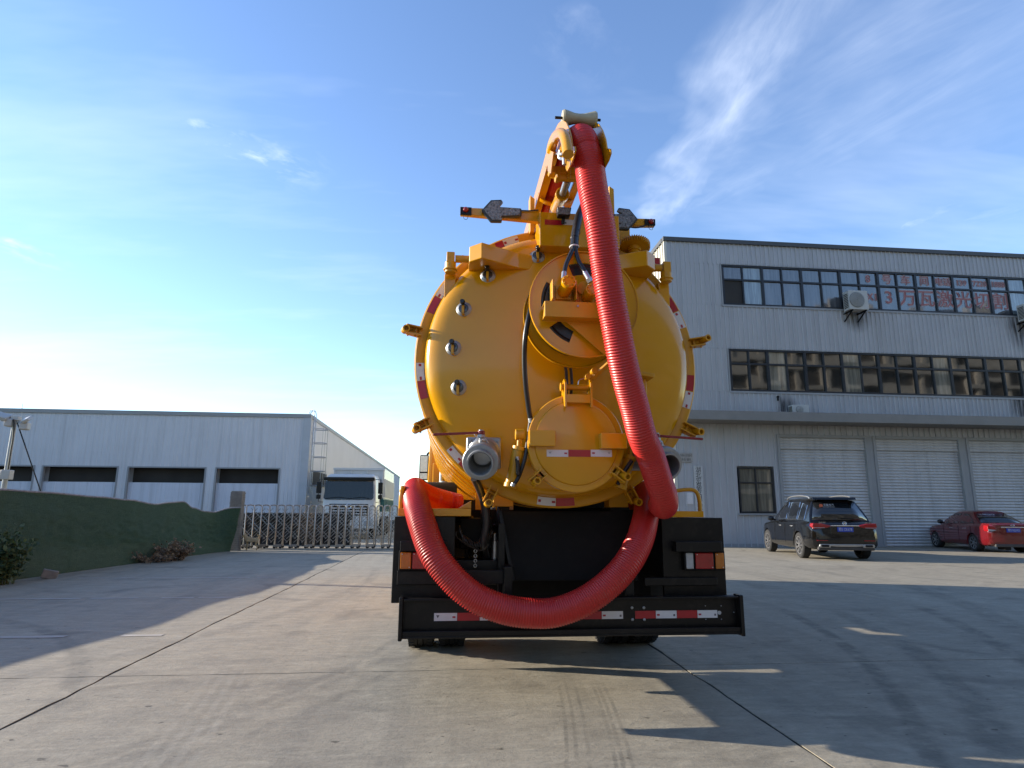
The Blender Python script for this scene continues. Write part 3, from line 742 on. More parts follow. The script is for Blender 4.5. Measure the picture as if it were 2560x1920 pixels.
for i in range(ns+1):
    s = s0+(s1-s0)*i/ns; h = top_z(s)+.006*noise.noise(Vector((s*5, 0, 3)))
    for j in range(nz+1):
        u = j/nz; z = h*u
        sag = .12*noise.noise(Vector((s*.5, u*1.2, 0)))+.05*noise.noise(Vector((s*1.9, u*2, 4)))+.022*noise.noise(Vector((s*5, u*14, 7)))+.03*abs(noise.noise(Vector((s*1.1+u*2.5, u*7, 11))))+.05*sin(s*2.73+.6*sin(s))*(1-u)*.6
        bul = sag*sin(pi*min(1, u*1.05)) + .10*(1-u)**2
        end = max(0, (s-(s1-1.1)))/1.1
        p = f0+fdn*(s-end*.35)+fnrm*(bul+.02) + fnrm*(.22+.34*u)*end*end; vs.append((p.x, p.y, z-.02 if j == 0 else z))
W_ = nz+1
nb.add(vs, [(i*W_+j, (i+1)*W_+j, (i+1)*W_+j+1, i*W_+j+1) for i in range(ns) for j in range(nz)])
no = nb.build('netting', M['net'], fence, smooth=60); sm = no.modifiers.new('cloth', 'SOLIDIFY'); sm.thickness = .006; sm.offset = -1
hm = MB(); hp = []
for i in range(160):
    s = s0+(s1-s0)*i/159; en_ = max(0, (s-(s1-1.1)))/1.1; p = f0+fdn*(s-en_*.35)+fnrm*(.56*en_*en_+.02); hp.append((p.x, p.y, top_z(s)+.004+.006*noise.noise(Vector((s*4, 2, 2)))))
hm.tube(hp, .022, 6); hm.build('hem', M['net_hem'], fence)
pm = MB().cyl((0,0,0), (0,0,1), .03, n=8).mesh('post', M['post'])
for k in range(11):
    s = s0+.2+2.3*k
    if s > flen-2.5: continue
    p = f0+fdn*s-fnrm*.12; inst(pm, 'post', fence, Matrix.Translation(p) @ Matrix.Diagonal((1, 1, top_z(s)-.03, 1)))
# brick pillar with separate bricks
def Z6b(x, y): return ((560+x*.10848)*.8641, (1220+y*.10848)*.8641)
bp = f1+fdn*.50+fnrm*.22; pw = .37
pz = at(Z6b(250, 65), bp.y).z
M['brick'] = mat('grey_brick', (.165, .150, .138), .85, 0, 0, .25, 7, .3, 60, coordw=True, dirt=.2)
M['mortar'] = mat('mortar', (.20, .187, .173), .9, var=.2, scale=10, coordw=True)
pil = thing('brick_pillar', 'weathered brick gate pillar at the end of the green netting', 'pillar', bp)
MB().box(bp.x-pw/2+.012, bp.x+pw/2-.012, bp.y-pw/2+.012, bp.y+pw/2-.012, 0, pz-.01).build('mortar_core', M['mortar'], pil, smooth=0)
bh = .066; bm1 = MB().box(-.5, .5, -.5, .5, -.5, .5).mesh('brick', M['brick'], 0)
nrow = int(pz/bh)
for r in range(nrow):
    z = (r+.5)*bh
    for side in range(4):
        for k in range(2):
            L = pw/2-.012 if r % 2 == 0 else (pw*.66-.012 if k == 0 else pw*.34-.012)
            x = (-pw/4 if k == 0 else pw/4) if r % 2 == 0 else (-pw*.17 if k == 0 else pw*.33)
            if side in (0, 1) or True:
                R = Matrix.Rotation(side*pi/2, 4, 'Z'); j = rnd.uniform(-.006, .006)
                inst(bm1, 'brick', pil, Matrix.Translation((bp.x, bp.y, z)) @ R @ Matrix.Translation((x, -pw/2+.05+j-.004*side, 0)) @ Matrix.Diagonal((L, .10, bh-.012, 1)))

# ------------------------------------------------------------------ folding gate
gate = thing('folding_gate', 'stainless steel folding driveway gate with lattice bars on small wheels', 'gate', (-3, 23.25, 0))
M['stainless'] = mat('stainless_steel', (.30, .285, .27), .3, .85, 0, .15, 8, .05, 60, dirt=.1)
GY = 23.25; gx0 = at(Z6b(400, 800), GY).x; gp = .264; gz = at(Z6b(450, 385), GY).z
GN = 40
ub = MB(); a, b = .085, .16
ub.tube([(-a, -b, .10), (-a, -b, gz-.08), (-a*.8, -b*.8, gz-.02), (0, 0, gz), (a*.8, b*.8, gz-.02), (a, b, gz-.08), (a, b, .10)], .025, 8)
ume = ub.mesh('hoop_frame', M['stainless'])
bars = []
for sgn, yo in ((1, -.10), (-1, .10)):
    for z0_ in (.22, .74):
        bars.append(MB().bar((0, yo, z0_ if sgn > 0 else z0_+.52), (2*gp, yo, z0_+.52 if sgn > 0 else z0_), .040, .018).mesh('lattice_bar', M['stainless'], 0))
        bars.append(MB().bar((0, yo+.03, z0_+.12 if sgn > 0 else z0_+.64), (2*gp, yo+.03, z0_+.64 if sgn > 0 else z0_+.12), .040, .018).mesh('lattice_bar', M['stainless'], 0))
wb = MB().cyl((-.02, 0, 0), (.02, 0, 0), .05, n=14).mesh('wheel', M['rubber'])
cb_ = MB().box(-.13, .13, -.03, .03, -.02, .05).mesh('carriage', M['stainless'], 0)
for k in range(GN):
    x = gx0+k*gp
    inst(ume, 'hoop_frame', gate, Matrix.Translation((x, GY, 0)))
    if k < GN-2:
        for q, bmh in enumerate(bars): 
            if (k+q) % 2 == 0 or q < 4: inst(bmh, 'lattice_bar', gate, Matrix.Translation((x, GY, 0)))
    if k % 2 == 1:
        for yy in (-.16, .16):
            c = inst(cb_, 'carriage', gate, Matrix.Translation((x, GY+yy, .10)))
            for xx in (-.10, .10): inst(wb, 'wheel', c, Matrix.Translation((x+xx, GY+yy, .07)) @ Matrix.Rotation(pi/2, 4, 'Z'))

# ------------------------------------------------------------------ white dump truck behind the gate
TY = 30.8
def Z7(x, y): return ((780+x*.13863)*.8641, (1170+y*.13863)*.8641)
def t7(x, y, Y=TY): return at(Z7(x, y), Y)
M['tw'] = mat('truck_white', (.55, .55, .54), .3, 0, .3, .04, 2, dirt=.06)
M['teal'] = mat('teal_paint', (.02, .13, .14), .45, 0, .1, .1, 3, dirt=.1)
M['tglass'] = pane_mat('truck_windscreen', (.012, .013, .013), .06, .5, .15)
cl_, cr_ = t7(190, 500).x, t7(1150, 500).x; cw = cr_-cl_; cx_ = (cl_+cr_)/2
zr = t7(700, 105).z; zwt, zwb = t7(650, 235).z, t7(650, 570).z
dt = thing('dump_truck', 'white dump truck with teal ribbed bed parked behind the folding gate', 'truck', (cx_, TY, 0))
# cab: rounded front by lofted plan
def plan(w, y0, y1, rr): # rounded front corners
    pts = [(-w/2, y1), (-w/2, y0+rr)]
    for q in range(1, 6): a = pi+ (pi/2)*q/6; pts.append((-w/2+rr+rr*cos(a), y0+rr+rr*sin(a)))
    pts += [(-x, y) for x, y in reversed(pts)]; return pts
cabm = MB(); lv = [(.55, cw*.98, .0), (1.0, cw, 0), (zwb-.05, cw, .0), (zwb+.1, cw*.99, .03), (zwt+.05, cw*.955, .14), (zr-.10, cw*.92, .20), (zr, cw*.84, .34)]
rings = []
for z, w, off in lv: rings.append([(cx_+x, y+off, z) for x, y in plan(w, TY, TY+2.1-off, .18)])
n_ = len(rings[0]); vs = [v for r in rings for v in r]
cabm.add(vs, [(i*n_+j, i*n_+(j+1) % n_, (i+1)*n_+(j+1) % n_, (i+1)*n_+j) for i in range(len(rings)-1) for j in range(n_)] + [tuple(range((len(rings)-1)*n_, len(rings)*n_))])
cab = cabm.build('cab', M['tw'], dt, .01)
wl_, wr_ = t7(215, 400).x, t7(1115, 400).x
g = MB(); zz0, zz1 = zwb-.0, zwt
g.prism([(wl_+.08, 0), (wr_-.08, 0), (wr_, .1), (wr_-.05, 1.), (wl_+.05, 1.), (wl_, .1)], 0, .02, 'y', Matrix.Translation((0, TY-.02, zz0)) @ Matrix(((1,0,0,0),(0,1,.10/(zz1-zz0)*(zz1-zz0),0),(0,0,zz1-zz0,0),(0,0,0,1))))
wsx = g.build('windscreen', M['tglass'], dt, .008)
MB().box(wl_-.02, wr_+.02, TY-.10, TY+.16, zwt+.03, zr-.16).build('sun_visor', M['black'], dt, .03)
gl = MB().box(cx_-cw*.36, cx_+cw*.36, TY-.03, TY+.05, 1.08, 1.62).build('grille', M['black_matt'], dt, .01)
gb_ = MB()
for z in (1.14, 1.27, 1.40, 1.53): gb_.box(cx_-cw*.34, cx_+cw*.34, TY-.05, TY-.02, z, z+.05)
gb_.build('grille_bar', M['tw'], gl)
MB().box(cx_-cw/2, cx_+cw/2, TY-.12, TY+.2, .48, .98).build('bumper', M['tw'], dt, .04)
for s_ in (-1, 1):
    MB().box(cx_+s_*cw*.38-.2, cx_+s_*cw*.38+.2, TY-.135, TY, .60, .86).build('headlight', M['clearlens'], dt, .03)
    xw = cx_+s_*(cw/2-.12)
    for yy in (TY+.6, TY+5.2, TY+6.5):
        MB().cyl((xw-.16, yy, .5), (xw+.16, yy, .5), .5, n=24).build('wheel', M['rubber'], dt, .02)
    xo = cx_+s_*(cw/2+.20)
    mm = MB().box(xo-.11, xo+.11, TY-.02, TY+.16, t7(0, 455).z, t7(0, 250).z).box(xo-.10, xo+.10, TY-.02, TY+.14, t7(0, 555).z, t7(0, 475).z)
    mo = mm.build('mirror', M['black'], dt, .03)
    MB().tube([(cx_+s_*cw*.47, TY+.25, zwt+.1), (xo, TY+.08, zwt+.08), (xo, TY+.1, zwb-.1), (cx_+s_*cw*.49, TY+.2, zwb-.12)], .018, 8).build('mirror_arm', M['black'], mo)
wp = MB().tube([(wl_+.1, TY-.05, zwb+.05), (wl_+.7, TY-.04, zwb+.12), (wl_+1.2, TY-.05, zwb+.06)], .012, 6).tube([(cx_, TY-.05, zwb+.05), (cx_+.6, TY-.04, zwb+.12), (cx_+.95, TY-.05, zwb+.06)], .012, 6)
wp.build('wiper', M['black'], wsx)
MB().lathe([(.105, 0), (.12, .012), (.135, 0), (.12, -.012)], (cx_, TY-.06, zwb-.32), (0, -1, 0), 24, True).build('ring_emblem', M['chrome'], dt)
# bed
by0 = TY+2.5; by1 = TY+8.3
bl, br_ = at(Z7(395, 50), by0).x, at(Z7(1310, 50), by0).x; bz1 = at(Z7(1000, 5), by0).z; bzm = at(Z7(1400, 560), by0+2).z
bz0 = 1.25
print('DUMP', cx_, cw, zr, bl, br_, bz1, bzm)
bedw = MB().box(bl, br_, by0, by1, bzm, bz1).build('bed_upper_board', M['tw'], dt, .01, smooth=0)
bed = MB().box(bl+.01, br_-.01, by0+.01, by1-.01, bz0, bzm-.004).build('bed_lower_side', M['teal'], dt, .01, smooth=0)
rme = MB().box(0, .07, -.05, .05, 0, 1).mesh('rib', M['tw'], 0); rmt = MB().box(0, .07, -.05, .05, 0, 1).mesh('rib', M['teal'], 0)
for q in range(9):
    y = by0+.15+q*.66
    inst(rme, 'rib', bedw, Matrix.Translation((br_, y, bzm+.04)) @ Matrix.Diagonal((1, 1, (bz1-bzm)*.62, 1)))
    inst(rmt, 'rib', bed, Matrix.Translation((br_-.01, y, bz0+.05)) @ Matrix.Diagonal((1, 1, bzm-bz0-.1, 1)))
fr_ = MB()
for q in range(4): x = bl+.03+(br_-bl-.14)*q/3; fr_.box(x, x+.06, by0-.06, by0, bzm+.3, bz1-.02)
fr_.box(bl-.02, br_+.02, by0-.07, by0, bz1-.1, bz1+.01).build('headboard_frame', M['tw'], bedw, .005, smooth=0)

# ------------------------------------------------------------------ camera pole beyond the netting
PYy = 14.6
def Z8(x, y): return ((x*.14467)*.8641, (1000+y*.14467)*.8641)
def t8(x, y): return at(Z8(x, y), PYy)
pt, pbm = t8(250, 400), t8(95, 1370)
M['polew'] = mat('pole_white', (.40, .40, .385), .45, 0, .1, .08, 4, dirt=.08)
pole = thing('camera_pole', 'white tapered pole with floodlights and a control box behind the netting', 'pole', (pbm.x, PYy, 0))
MB().cyl((pbm.x, PYy, 0), (pt.x, PYy, pt.z+.1), .062, .042, 16).build('mast', M['polew'], pole)
q0, q1 = t8(130, 1215), t8(262, 1380)
MB().box(q0.x, q1.x, PYy-.22, PYy-.06, q1.z, q0.z).build('control_box', M['polew'], pole, .012)
arm = MB(); p0, p1 = t8(30, 345), t8(490, 405); arm.bar((p0.x, PYy, p0.z), (p1.x, PYy, p1.z), .05, .05); pc = t8(280, 320); arm.cbox((pc.x, PYy, pc.z), (.16, .12, .09))
arm.build('cross_arm', M['polew'], pole, .005)
for (x, y, w, h, ang) in ((60, 285, .34, .18, .25), (490, 345, .15, .14, -.5)):
    c = t8(x, y); MB().cbox((c.x, PYy-.05, c.z), (w, .22, h*.5), Matrix.Rotation(ang, 4, 'Y') @ Matrix.Rotation(.5, 4, 'X')).build('floodlight', M['polew'], pole, .02)
for (x, y) in ((175, 395), (430, 450)):
    c = t8(x, y); MB().cbox((c.x, PYy, c.z), (.16, .2, .17), Matrix.Rotation(.2, 4, 'Z')).build('camera', M['polew'], pole, .02)
cpts = [t8(*p) for p in ((250, 345), (262, 420), (245, 680), (215, 850), (170, 1150), (160, 1210))]
MB().tube(spline([(p.x+.03, PYy-.09, p.z) for p in cpts], .1), .018, 6).build('cable', M['blackrubber'], pole)
g0, g1 = t8(325, 400), t8(680, 1440)
MB().cyl((g0.x, PYy-.05, g0.z), (g1.x+(g1.x-g0.x)*.5, PYy-.05, g1.z+(g1.z-g0.z)*.5), .012, n=6).build('stay_wire', M['black_matt'], pole)

# ------------------------------------------------------------------ dog
def apply_mods(o):
    dg = bpy.context.evaluated_depsgraph_get(); dg.update()
    me = bpy.data.meshes.new_from_object(o.evaluated_get(dg)); o.modifiers.clear(); old = o.data; o.data = me
    bpy.data.meshes.remove(old); return o
def skinned(name, verts, edges, radii, m, root=0, sub=2, parent=None, local=True):
    me = bpy.data.meshes.new(name); me.from_pydata(verts, edges, []); me.materials.append(m)
    o = bpy.data.objects.new(name, me); link(o, parent, local)
    o.modifiers.new('skin', 'SKIN'); sv = me.skin_vertices[0].data
    for i, r in enumerate(radii): sv[i].radius = (r, r) if not isinstance(r, tuple) else r; sv[i].use_root = (i == root)
    s = o.modifiers.new('sub', 'SUBSURF'); s.levels = s.render_levels = sub
    apply_mods(o); o.data.shade_smooth(); return o
M['dogfur'] = mat('tan_dog_fur', (.30, .215, .12), .85, 0, 0, .25, 6, .4, 90)
dgp = at(Z6b(610, 1435), 22.2); dx0 = gnd(Z6b(625, 1438))
dog = thing('dog', 'small tan dog with a curled tail standing by the gate', 'dog', (dx0.x, dx0.y, 0))
H_ = .36   # side view: head to -x, tail to +x
V = [(.14, 0, .34), (0, 0, .345), (-.13, 0, .345), (-.19, 0, .41), (-.235, -.01, .475), (-.275, -.02, .475), (-.325, -.03, .455),   # hips, belly, chest, neck, skull, muzzle
     (-.15, .055, .28), (-.165, .055, .15), (-.16, .055, .035), (-.185, .055, .012),
     (-.14, -.055, .28), (-.13, -.055, .15), (-.125, -.055, .035), (-.15, -.055, .012),
     (.15, .06, .27), (.115, .06, .19), (.185, .06, .13), (.17, .06, .03), (.145, .06, .012),
     (.15, -.06, .27), (.12, -.06, .19), (.19, -.06, .13), (.18, -.06, .03), (.155, -.06, .012),
     (.20, 0, .39), (.23, 0, .45), (.21, 0, .50), (.165, 0, .505), (.145, 0, .475),
     (-.215, .04, .525), (-.205, .045, .555), (-.22, -.055, .525), (-.21, -.06, .555)]
E_ = [(0,1),(1,2),(2,3),(3,4),(4,5),(5,6),(2,7),(7,8),(8,9),(9,10),(2,11),(11,12),(12,13),(13,14),(0,15),(15,16),(16,17),(17,18),(18,19),(0,20),(20,21),(21,22),(22,23),(23,24),(0,25),(25,26),(26,27),(27,28),(28,29),(4,30),(30,31),(4,32),(32,33)]
Rr = [.085, .078, .095, .062, .060, .042, .024, .036, .022, .017, .018, .036, .022, .017, .018, .046, .030, .020, .015, .017, .046, .030, .020, .015, .017, .026, .025, .024, .022, .016, .022, .010, .022, .010]
skinned('body', V, E_, Rr, M['dogfur'], 1, 2, dog, True)
dog.rotation_euler.z = .15; dog.matrix_basis = Matrix.Translation(dog.location) @ Matrix.Rotation(.15, 4, 'Z')
hd = MB()
for sy in (-1, 1): hd.cyl((-.300, -.020+sy*.030, .492), (-.292, -.018+sy*.020, .490), .008, n=8)
hd.cyl((-.350, -.035, .460), (-.338, -.033, .462), .012, n=8)
hd.build('eyes_and_nose', M['black'], dog, local=True)

# ------------------------------------------------------------------ plants
def leaf_mat(name, c0, c1):
    m = bpy.data.materials.new(name); m.use_nodes = True; t = m.node_tree; b = t.nodes['Principled BSDF']
    g = t.nodes.new('ShaderNodeNewGeometry')
    c = ramp(t, g.outputs['Random Per Island'], [(0, c0), (1, c1)])
    t.links.new(c, b.inputs['Base Color']); b.inputs['Roughness'].default_value = .6
    b.inputs['Subsurface Weight'].default_value = 0.
    tr = t.nodes.new('ShaderNodeBsdfTranslucent'); t.links.new(c, tr.inputs[0])
    mx = t.nodes.new('ShaderNodeMixShader'); mx.inputs[0].default_value = .25
    t.links.new(b.outputs[0], mx.inputs[1]); t.links.new(tr.outputs[0], mx.inputs[2])
    t.links.new(mx.outputs[0], t.nodes['Material Output'].inputs[0]); return m
M['leaf'] = leaf_mat('weed_leaf', (.03, .06, .026), (.10, .15, .06))
M['leaf_young'] = leaf_mat('young_leaf', (.10, .16, .05), (.18, .24, .08))
M['dry'] = leaf_mat('dry_leaf', (.13, .092, .058), (.31, .22, .14))
M['twig'] = mat('dry_twig', (.12, .085, .06), .85, var=.3, scale=12)
M['stem'] = mat('green_stem', (.07, .09, .035), .8, var=.3, scale=12)
def leaf(b, p, d, L, w, up=.3):
    d = Vector(d).normalized(); x, y, _ = frame_of(d); side = (x*rnd.uniform(-1, 1)+y*rnd.uniform(-1, 1)).normalized(); nrm = d.cross(side)
    p = Vector(p); a = p; m_ = p+d*L*.45+nrm*L*.06
    b.add([a, p+d*L*.35+side*w*.5, p+d*L*.75+side*w*.38+nrm*L*.04, p+d*L-nrm*L*.1, p+d*L*.75-side*w*.38+nrm*L*.04, p+d*L*.35-side*w*.5, m_], [(0, 1, 6), (1, 2, 6), (2, 3, 6), (3, 4, 6), (4, 5, 6), (5, 0, 6)])
def bush(name, label, cat, base, h, rad, nst, nleaf, L, leafm, stemm, droop=0., young=0):
    t = thing(name, label, cat, base); sb = MB(); lb = MB(); yb = MB(); base = Vector(base)
    for k in range(nst):
        a = rnd.uniform(0, 2*pi); rr = rad*sqrt(rnd.random()); hh = h*rnd.uniform(.45, 1)*(1-.35*rr/rad)
        p0 = base+Vector((cos(a)*rr*.35, sin(a)*rr*.35, 0)); p3 = base+Vector((cos(a)*rr, sin(a)*rr, hh))
        pts = spline([p0, p0.lerp(p3, .5)+Vector((0, 0, hh*.12)), p3, ][:3], .06)
        sb.tube(pts, [.007*(1-.7*i/len(pts)) for i in range(len(pts))], 5)
        for q in range(nleaf):
            i = min(len(pts)-1, int(len(pts)*rnd.uniform(.15, 1)**.8)); p = pts[i]
            d = Vector((rnd.gauss(0, 1), rnd.gauss(0, 1), rnd.gauss(.35-droop, .6)))
            tgt = yb if young and i > len(pts)*.88 and rnd.random() < .5 and k < young else lb
            leaf(tgt, p+d.normalized()*rnd.uniform(0, .05), d, L*rnd.uniform(.5, 1.2), L*rnd.uniform(.4, .75))
    sb.build('stem', stemm, t); o = lb.build('foliage', leafm, t, smooth=0, fix=False); o['kind'] = 'stuff'
    if yb.v: o2 = yb.build('young_foliage', M['leaf_young'], t, smooth=0, fix=False); o2['kind'] = 'stuff'
    return t
b0 = gnd((28, 1262)); b0 = b0+fnrm*.10
bush('weed_bush', 'leafy green weed growing against the netting at the left edge', 'bush', (b0.x-.22, b0.y, 0), 1.22, .34, 34, 24, .11, M['leaf'], M['stem'], young=8)
d0 = gnd((365, 1212)); 
bush('dry_weeds', 'heap of brown withered weeds at the foot of the netting', 'weeds', (d0.x+.05, d0.y+.2, 0), .62, .55, 60, 22, .075, M['dry'], M['twig'], .5)
d1 = gnd((300, 1217))
bush('dry_weeds', 'low spread of withered weeds beside the taller brown heap', 'weeds', (d1.x+.05, d1.y+.3, 0), .30, .75, 50, 16, .07, M['dry'], M['twig'], .6)
s0_ = at((672, 1100), 25.2)
bush('bare_shrub', 'thin bare shrub behind the gate next to the white dump truck', 'shrub', (s0_.x, 25.2, 0), 2.2, .8, 34, 14, .06, M['dry'], M['twig'], .1)
k0 = gnd((100, 1250)); sbk = MB().cbox((0, 0, .08), (.26, .12, .17), Matrix.Rotation(.5, 4, 'Z') @ Matrix.Rotation(.25, 4, 'Y'))
o = sbk.build('stone_block', M['mortar'], None, .015, M=Matrix.Translation((k0.x+.05, k0.y, 0))); tag(o, 'small tilted stone block leaning on the netting beside the weed', 'stone')
# scrap behind the netting seen through the gate, mixed clutter simplified to stacked dark blocks
M['scrapdark'] = mat('dark_scrap', (.022, .021, .021), .8, 0, 0, .6, 3, coordw=True)
lw = thing('gate_clutter', 'dark blocks standing in for the clutter behind the left half of the gate', 'wall', (-6, 25.5, 0))
lwm = MB()
for k in range(26):
    for r in range(5):
        w_ = rnd.uniform(.25, .42); x = -8.2+k*.17+rnd.uniform(-.05, .05)
        lwm.cbox((x, 25.9+rnd.uniform(-.15, .15), .12+r*.24), (w_, .4, .26), Matrix.Rotation(rnd.uniform(-.15, .15), 4, 'Y'))
o = lwm.build('clutter_block', M['scrapdark'], lw, .02, smooth=0); o['kind'] = 'stuff'
# ------------------------------------------------------------------ yellow vacuum tanker
TX, TZ, TR, TYR = .84, 2.496, 1.127, 4.80
vt_ = thing('vacuum_truck', 'large yellow vacuum tanker truck seen from behind with domed tank and black tail', 'truck', (TX, 7.0, 0))
Yl, Ym, Bk = M['yellow'], M['yellow_matt'], M['black']
def px(p, Y): q = at(p, Y); return q
# tank shell, hoops, dished rear head, flange ring
shell = MB().lathe([(1.04, 0), (1.04, 5.9), (.9, 6.15), (0, 6.3)], (TX, 4.86, TZ), (0, 1, 0), 72).build('tank_shell', Yl, vt_)
hoopm = MB().lathe([(1.03, -.15), (1.115, -.115), (1.125, -.10), (1.125, .10), (1.115, .115), (1.03, .15)], (0, 0, 0), (0, 1, 0), 72).mesh('hoop', Yl, 30)
for k in range(9): inst(hoopm, 'hoop', vt_, Matrix.Translation((TX, 5.20+.60*k, TZ)))
DP = [(1.05, 4.80), (1.047, 4.745), (1.035, 4.70), (1.012, 4.665), (.975, 4.638), (.92, 4.615), (.84, 4.592), (.72, 4.566), (.55, 4.538), (.36, 4.517), (.18, 4.506), (0, 4.503)]
def smooth_prof(P, n=60):
    s = spline([(a, b, 0) for a, b in P], k=n); return [(max(0, q.x), q.y) for q in s]
DPs = smooth_prof(DP)
def dish_y(r):
    for (ra, ya), (rb, yb) in zip(DP, DP[1:]):
        if rb <= r <= ra: return ya+(yb-ya)*(ra-r)/(ra-rb)
    return DP[0][1]
def on_dish(p, off=0.):
    Y = 4.6
    for _ in range(8):
        q = at(p, Y); Y = dish_y(min(1.04, sqrt((q.x-TX)**2+(q.z-TZ)**2)))-off
    return at(p, Y)
head = MB().lathe([(r, y-4.8) for r, y in DPs], (TX, 4.80, TZ), (0, 1, 0), 96).build('tank_head', Yl, vt_, smooth=60)
ring = MB().lathe([(1.03, -.035), (1.045, -.045), (1.115, -.045), (TR, -.035), (TR, .02), (1.118, .026), (1.118, .034), (TR, .04), (TR, .085), (1.118, .095), (1.03, .095)], (TX, TYR, TZ), (0, 1, 0), 96, True)
ringo = ring.build('flange_ring', Ym, vt_)
boltm = MB().cyl((0, -.016, 0), (0, .012, 0), .014, n=6).mesh('bolt', Ym)
# reflective strips curved along the ring face
def ring_ang(p): q = at(p, TYR-.045); return atan2(q.z-TZ, q.x-TX)
ry = TYR-.0468
def ring_strip(p0, p1, colr):
    a0, a1 = ring_ang(p0), ring_ang(p1)
    if a1-a0 > pi: a1 -= 2*pi
    if a0-a1 > pi: a1 += 2*pi
    n = 8; b = MB(); vs = []
    for i in range(n+1):
        a = a0+(a1-a0)*i/n
        for r in (1.052, 1.112): vs.append((TX+r*cos(a), ry, TZ+r*sin(a)))
    b.add(vs, [(2*i, 2*i+1, 2*i+3, 2*i+2) for i in range(n)])
    o = b.build('reflective_strip', M['rwhite'] if colr == 'w' else M['rred'], vt_, smooth=0)
    if colr == 'w':
        for f, w_, h_ in ((.12, .02, .02), (.88, .026, .016)):
            ik = MB()
            a = a0+(a1-a0)*f; r = 1.082; c = Vector((TX+r*cos(a), ry-.0012, TZ+r*sin(a))); t = Vector((-sin(a), 0, cos(a))); q = Vector((cos(a), 0, sin(a)))
            ik.quad(c-t*w_/2-q*h_/2, c+t*w_/2-q*h_/2, c+t*w_/2+q*h_/2, c-t*w_/2+q*h_/2)
            ik.build('strip_mark', M['inkred'], o, smooth=0)
for a, b, c in ((A(470, 1275), A(545, 1268), 'r'), (A(547, 1268), A(675, 1232), 'w'),
                (B(378, 425), B(333, 520), 'w'), (B(331, 524), B(264, 628), 'r'),
                (B(208, 985), B(214, 1108), 'w'), (B(215, 1112), B(236, 1236), 'r'),
                (C_(420, 330), C_(495, 425), 'w'), (C_(497, 428), C_(530, 468), 'r'),
                (C_(1030, 712), C_(1160, 716), 'w'), (C_(1163, 716), C_(1292, 714), 'r'),
                (B(1960, 530), B(2008, 622), 'r'), (B(2010, 628), B(2062, 738), 'w'),
                (B(2120, 1072), B(2108, 1182), 'r'), (B(2106, 1188), B(2094, 1308), 'w')):
    ring_strip(a, b, c)
# clamps around the ring
cm = MB(); cm.box(-.06, .085, -.075, -.06, -.05, -.035).box(-.06, .085, -.075, -.06, .035, .05)
cm = MB()
for s_ in (-1, 1): cm.prism([(-.05, -.09), (.12, -.09), (.135, -.05), (.12, .03), (-.02, .06)], s_*.040-.006, s_*.040+.006, 'z')
cm.box(-.03, .10, .0, .012, -.034, .034)
tb = MB().lathe([(.024, -.07), (.038, -.07), (.038, .05), (.024, .05)], (0, 0, 0), (0, 1, 0), 20, True)
tb.add([(.024*cos(2*pi*i/16), -.02, .024*sin(2*pi*i/16)) for i in range(16)], [tuple(range(16))])
rod = MB().cyl((.02, .0, 0), (.13, .0, 0), .016, n=10).cyl((.10, 0, -.06), (.10, 0, .06), .011, n=10).cyl((.02, -.02, -.058), (.02, -.02, .058), .012, n=10)
cme, tme, rme_ = cm.mesh('clamp', Ym, 0), tb.mesh('clamp_tube', Ym), rod.mesh('clamp_bolt', Ym)
def clamp(p, parent=vt_, cx=TX, cz=TZ, R=TR, Y=TYR-.03, sc=1., ang=None, out=.13, twist=0.):
    a = ang if ang is not None else atan2(at(p, Y).z-cz, at(p, Y).x-cx)
    Mx = Matrix.Translation((cx+R*cos(a), Y, cz+R*sin(a))) @ Matrix.Rotation(-a, 4, 'Y') @ Matrix.Scale(sc*.74, 4)
    c = inst(cme, 'clamp', parent, Mx)
    # sits below the bolt head: tube axis faces the rear and a little outwards
    inst(tme, 'clamp_tube', c, Mx @ Matrix.Translation((out, -.06, .015)) @ Matrix.Rotation(twist, 4, 'Z'))
    inst(rme_, 'clamp_bolt', c, Mx)
    return c
clamp(B(215, 775), twist=-.25); clamp(B(2120, 850), twist=.25)
clamp(B(290, 1395), twist=-.2); clamp(B(2075, 1450), twist=.25)
clamp(C_(735, 600), twist=-.15); clamp(C_(1660, 625), twist=.2)
# hinge brackets at both upper corners
zb0, zb1 = at(A(350, 1408), 4.40).z, at(A(350, 1272), 4.40).z
for s_ in (1, -1):
    def mx(x): return x if s_ == 1 else 2*TX-x
    poly = [(.115, 4.86), (.115, 4.47), (.205, 4.38), (.50, 4.545), (.62, 4.58), (.62, 4.86)]
    b = MB().prism([(mx(x), y) for x, y in poly], zb0, zb1, 'z')
    br = b.build('hinge_bracket', Yl, vt_, .006, smooth=0)
    zc = at(A(180, 1410), 4.62).z; xk = mx(at(A(92, 1410), 4.62).x)
    MB().cyl((mx(.12), 4.62, zc), (mx(.01), 4.62, zc), .030, n=20).cyl((mx(.07), 4.62, zc), (mx(.064), 4.62, zc), .034, n=20).build('hinge_pin', Ym, br)
    h = MB().cbox((xk, 4.62, zc), (.062, .085, .085)).cyl((xk, 4.62, zc-.03), (xk, 4.62, zc-.12), .044, n=20).cyl((xk, 4.62, zc-.085), (xk, 4.62, zc-.10), .055, n=20)
    h.build('hinge_knuckle', Ym, br, .006)
    MB().box(xk-.045, xk+.045, 4.68, 5.7, zc-.34, zc-.10).build('hinge_arm', Yl, br, .008, smooth=0)
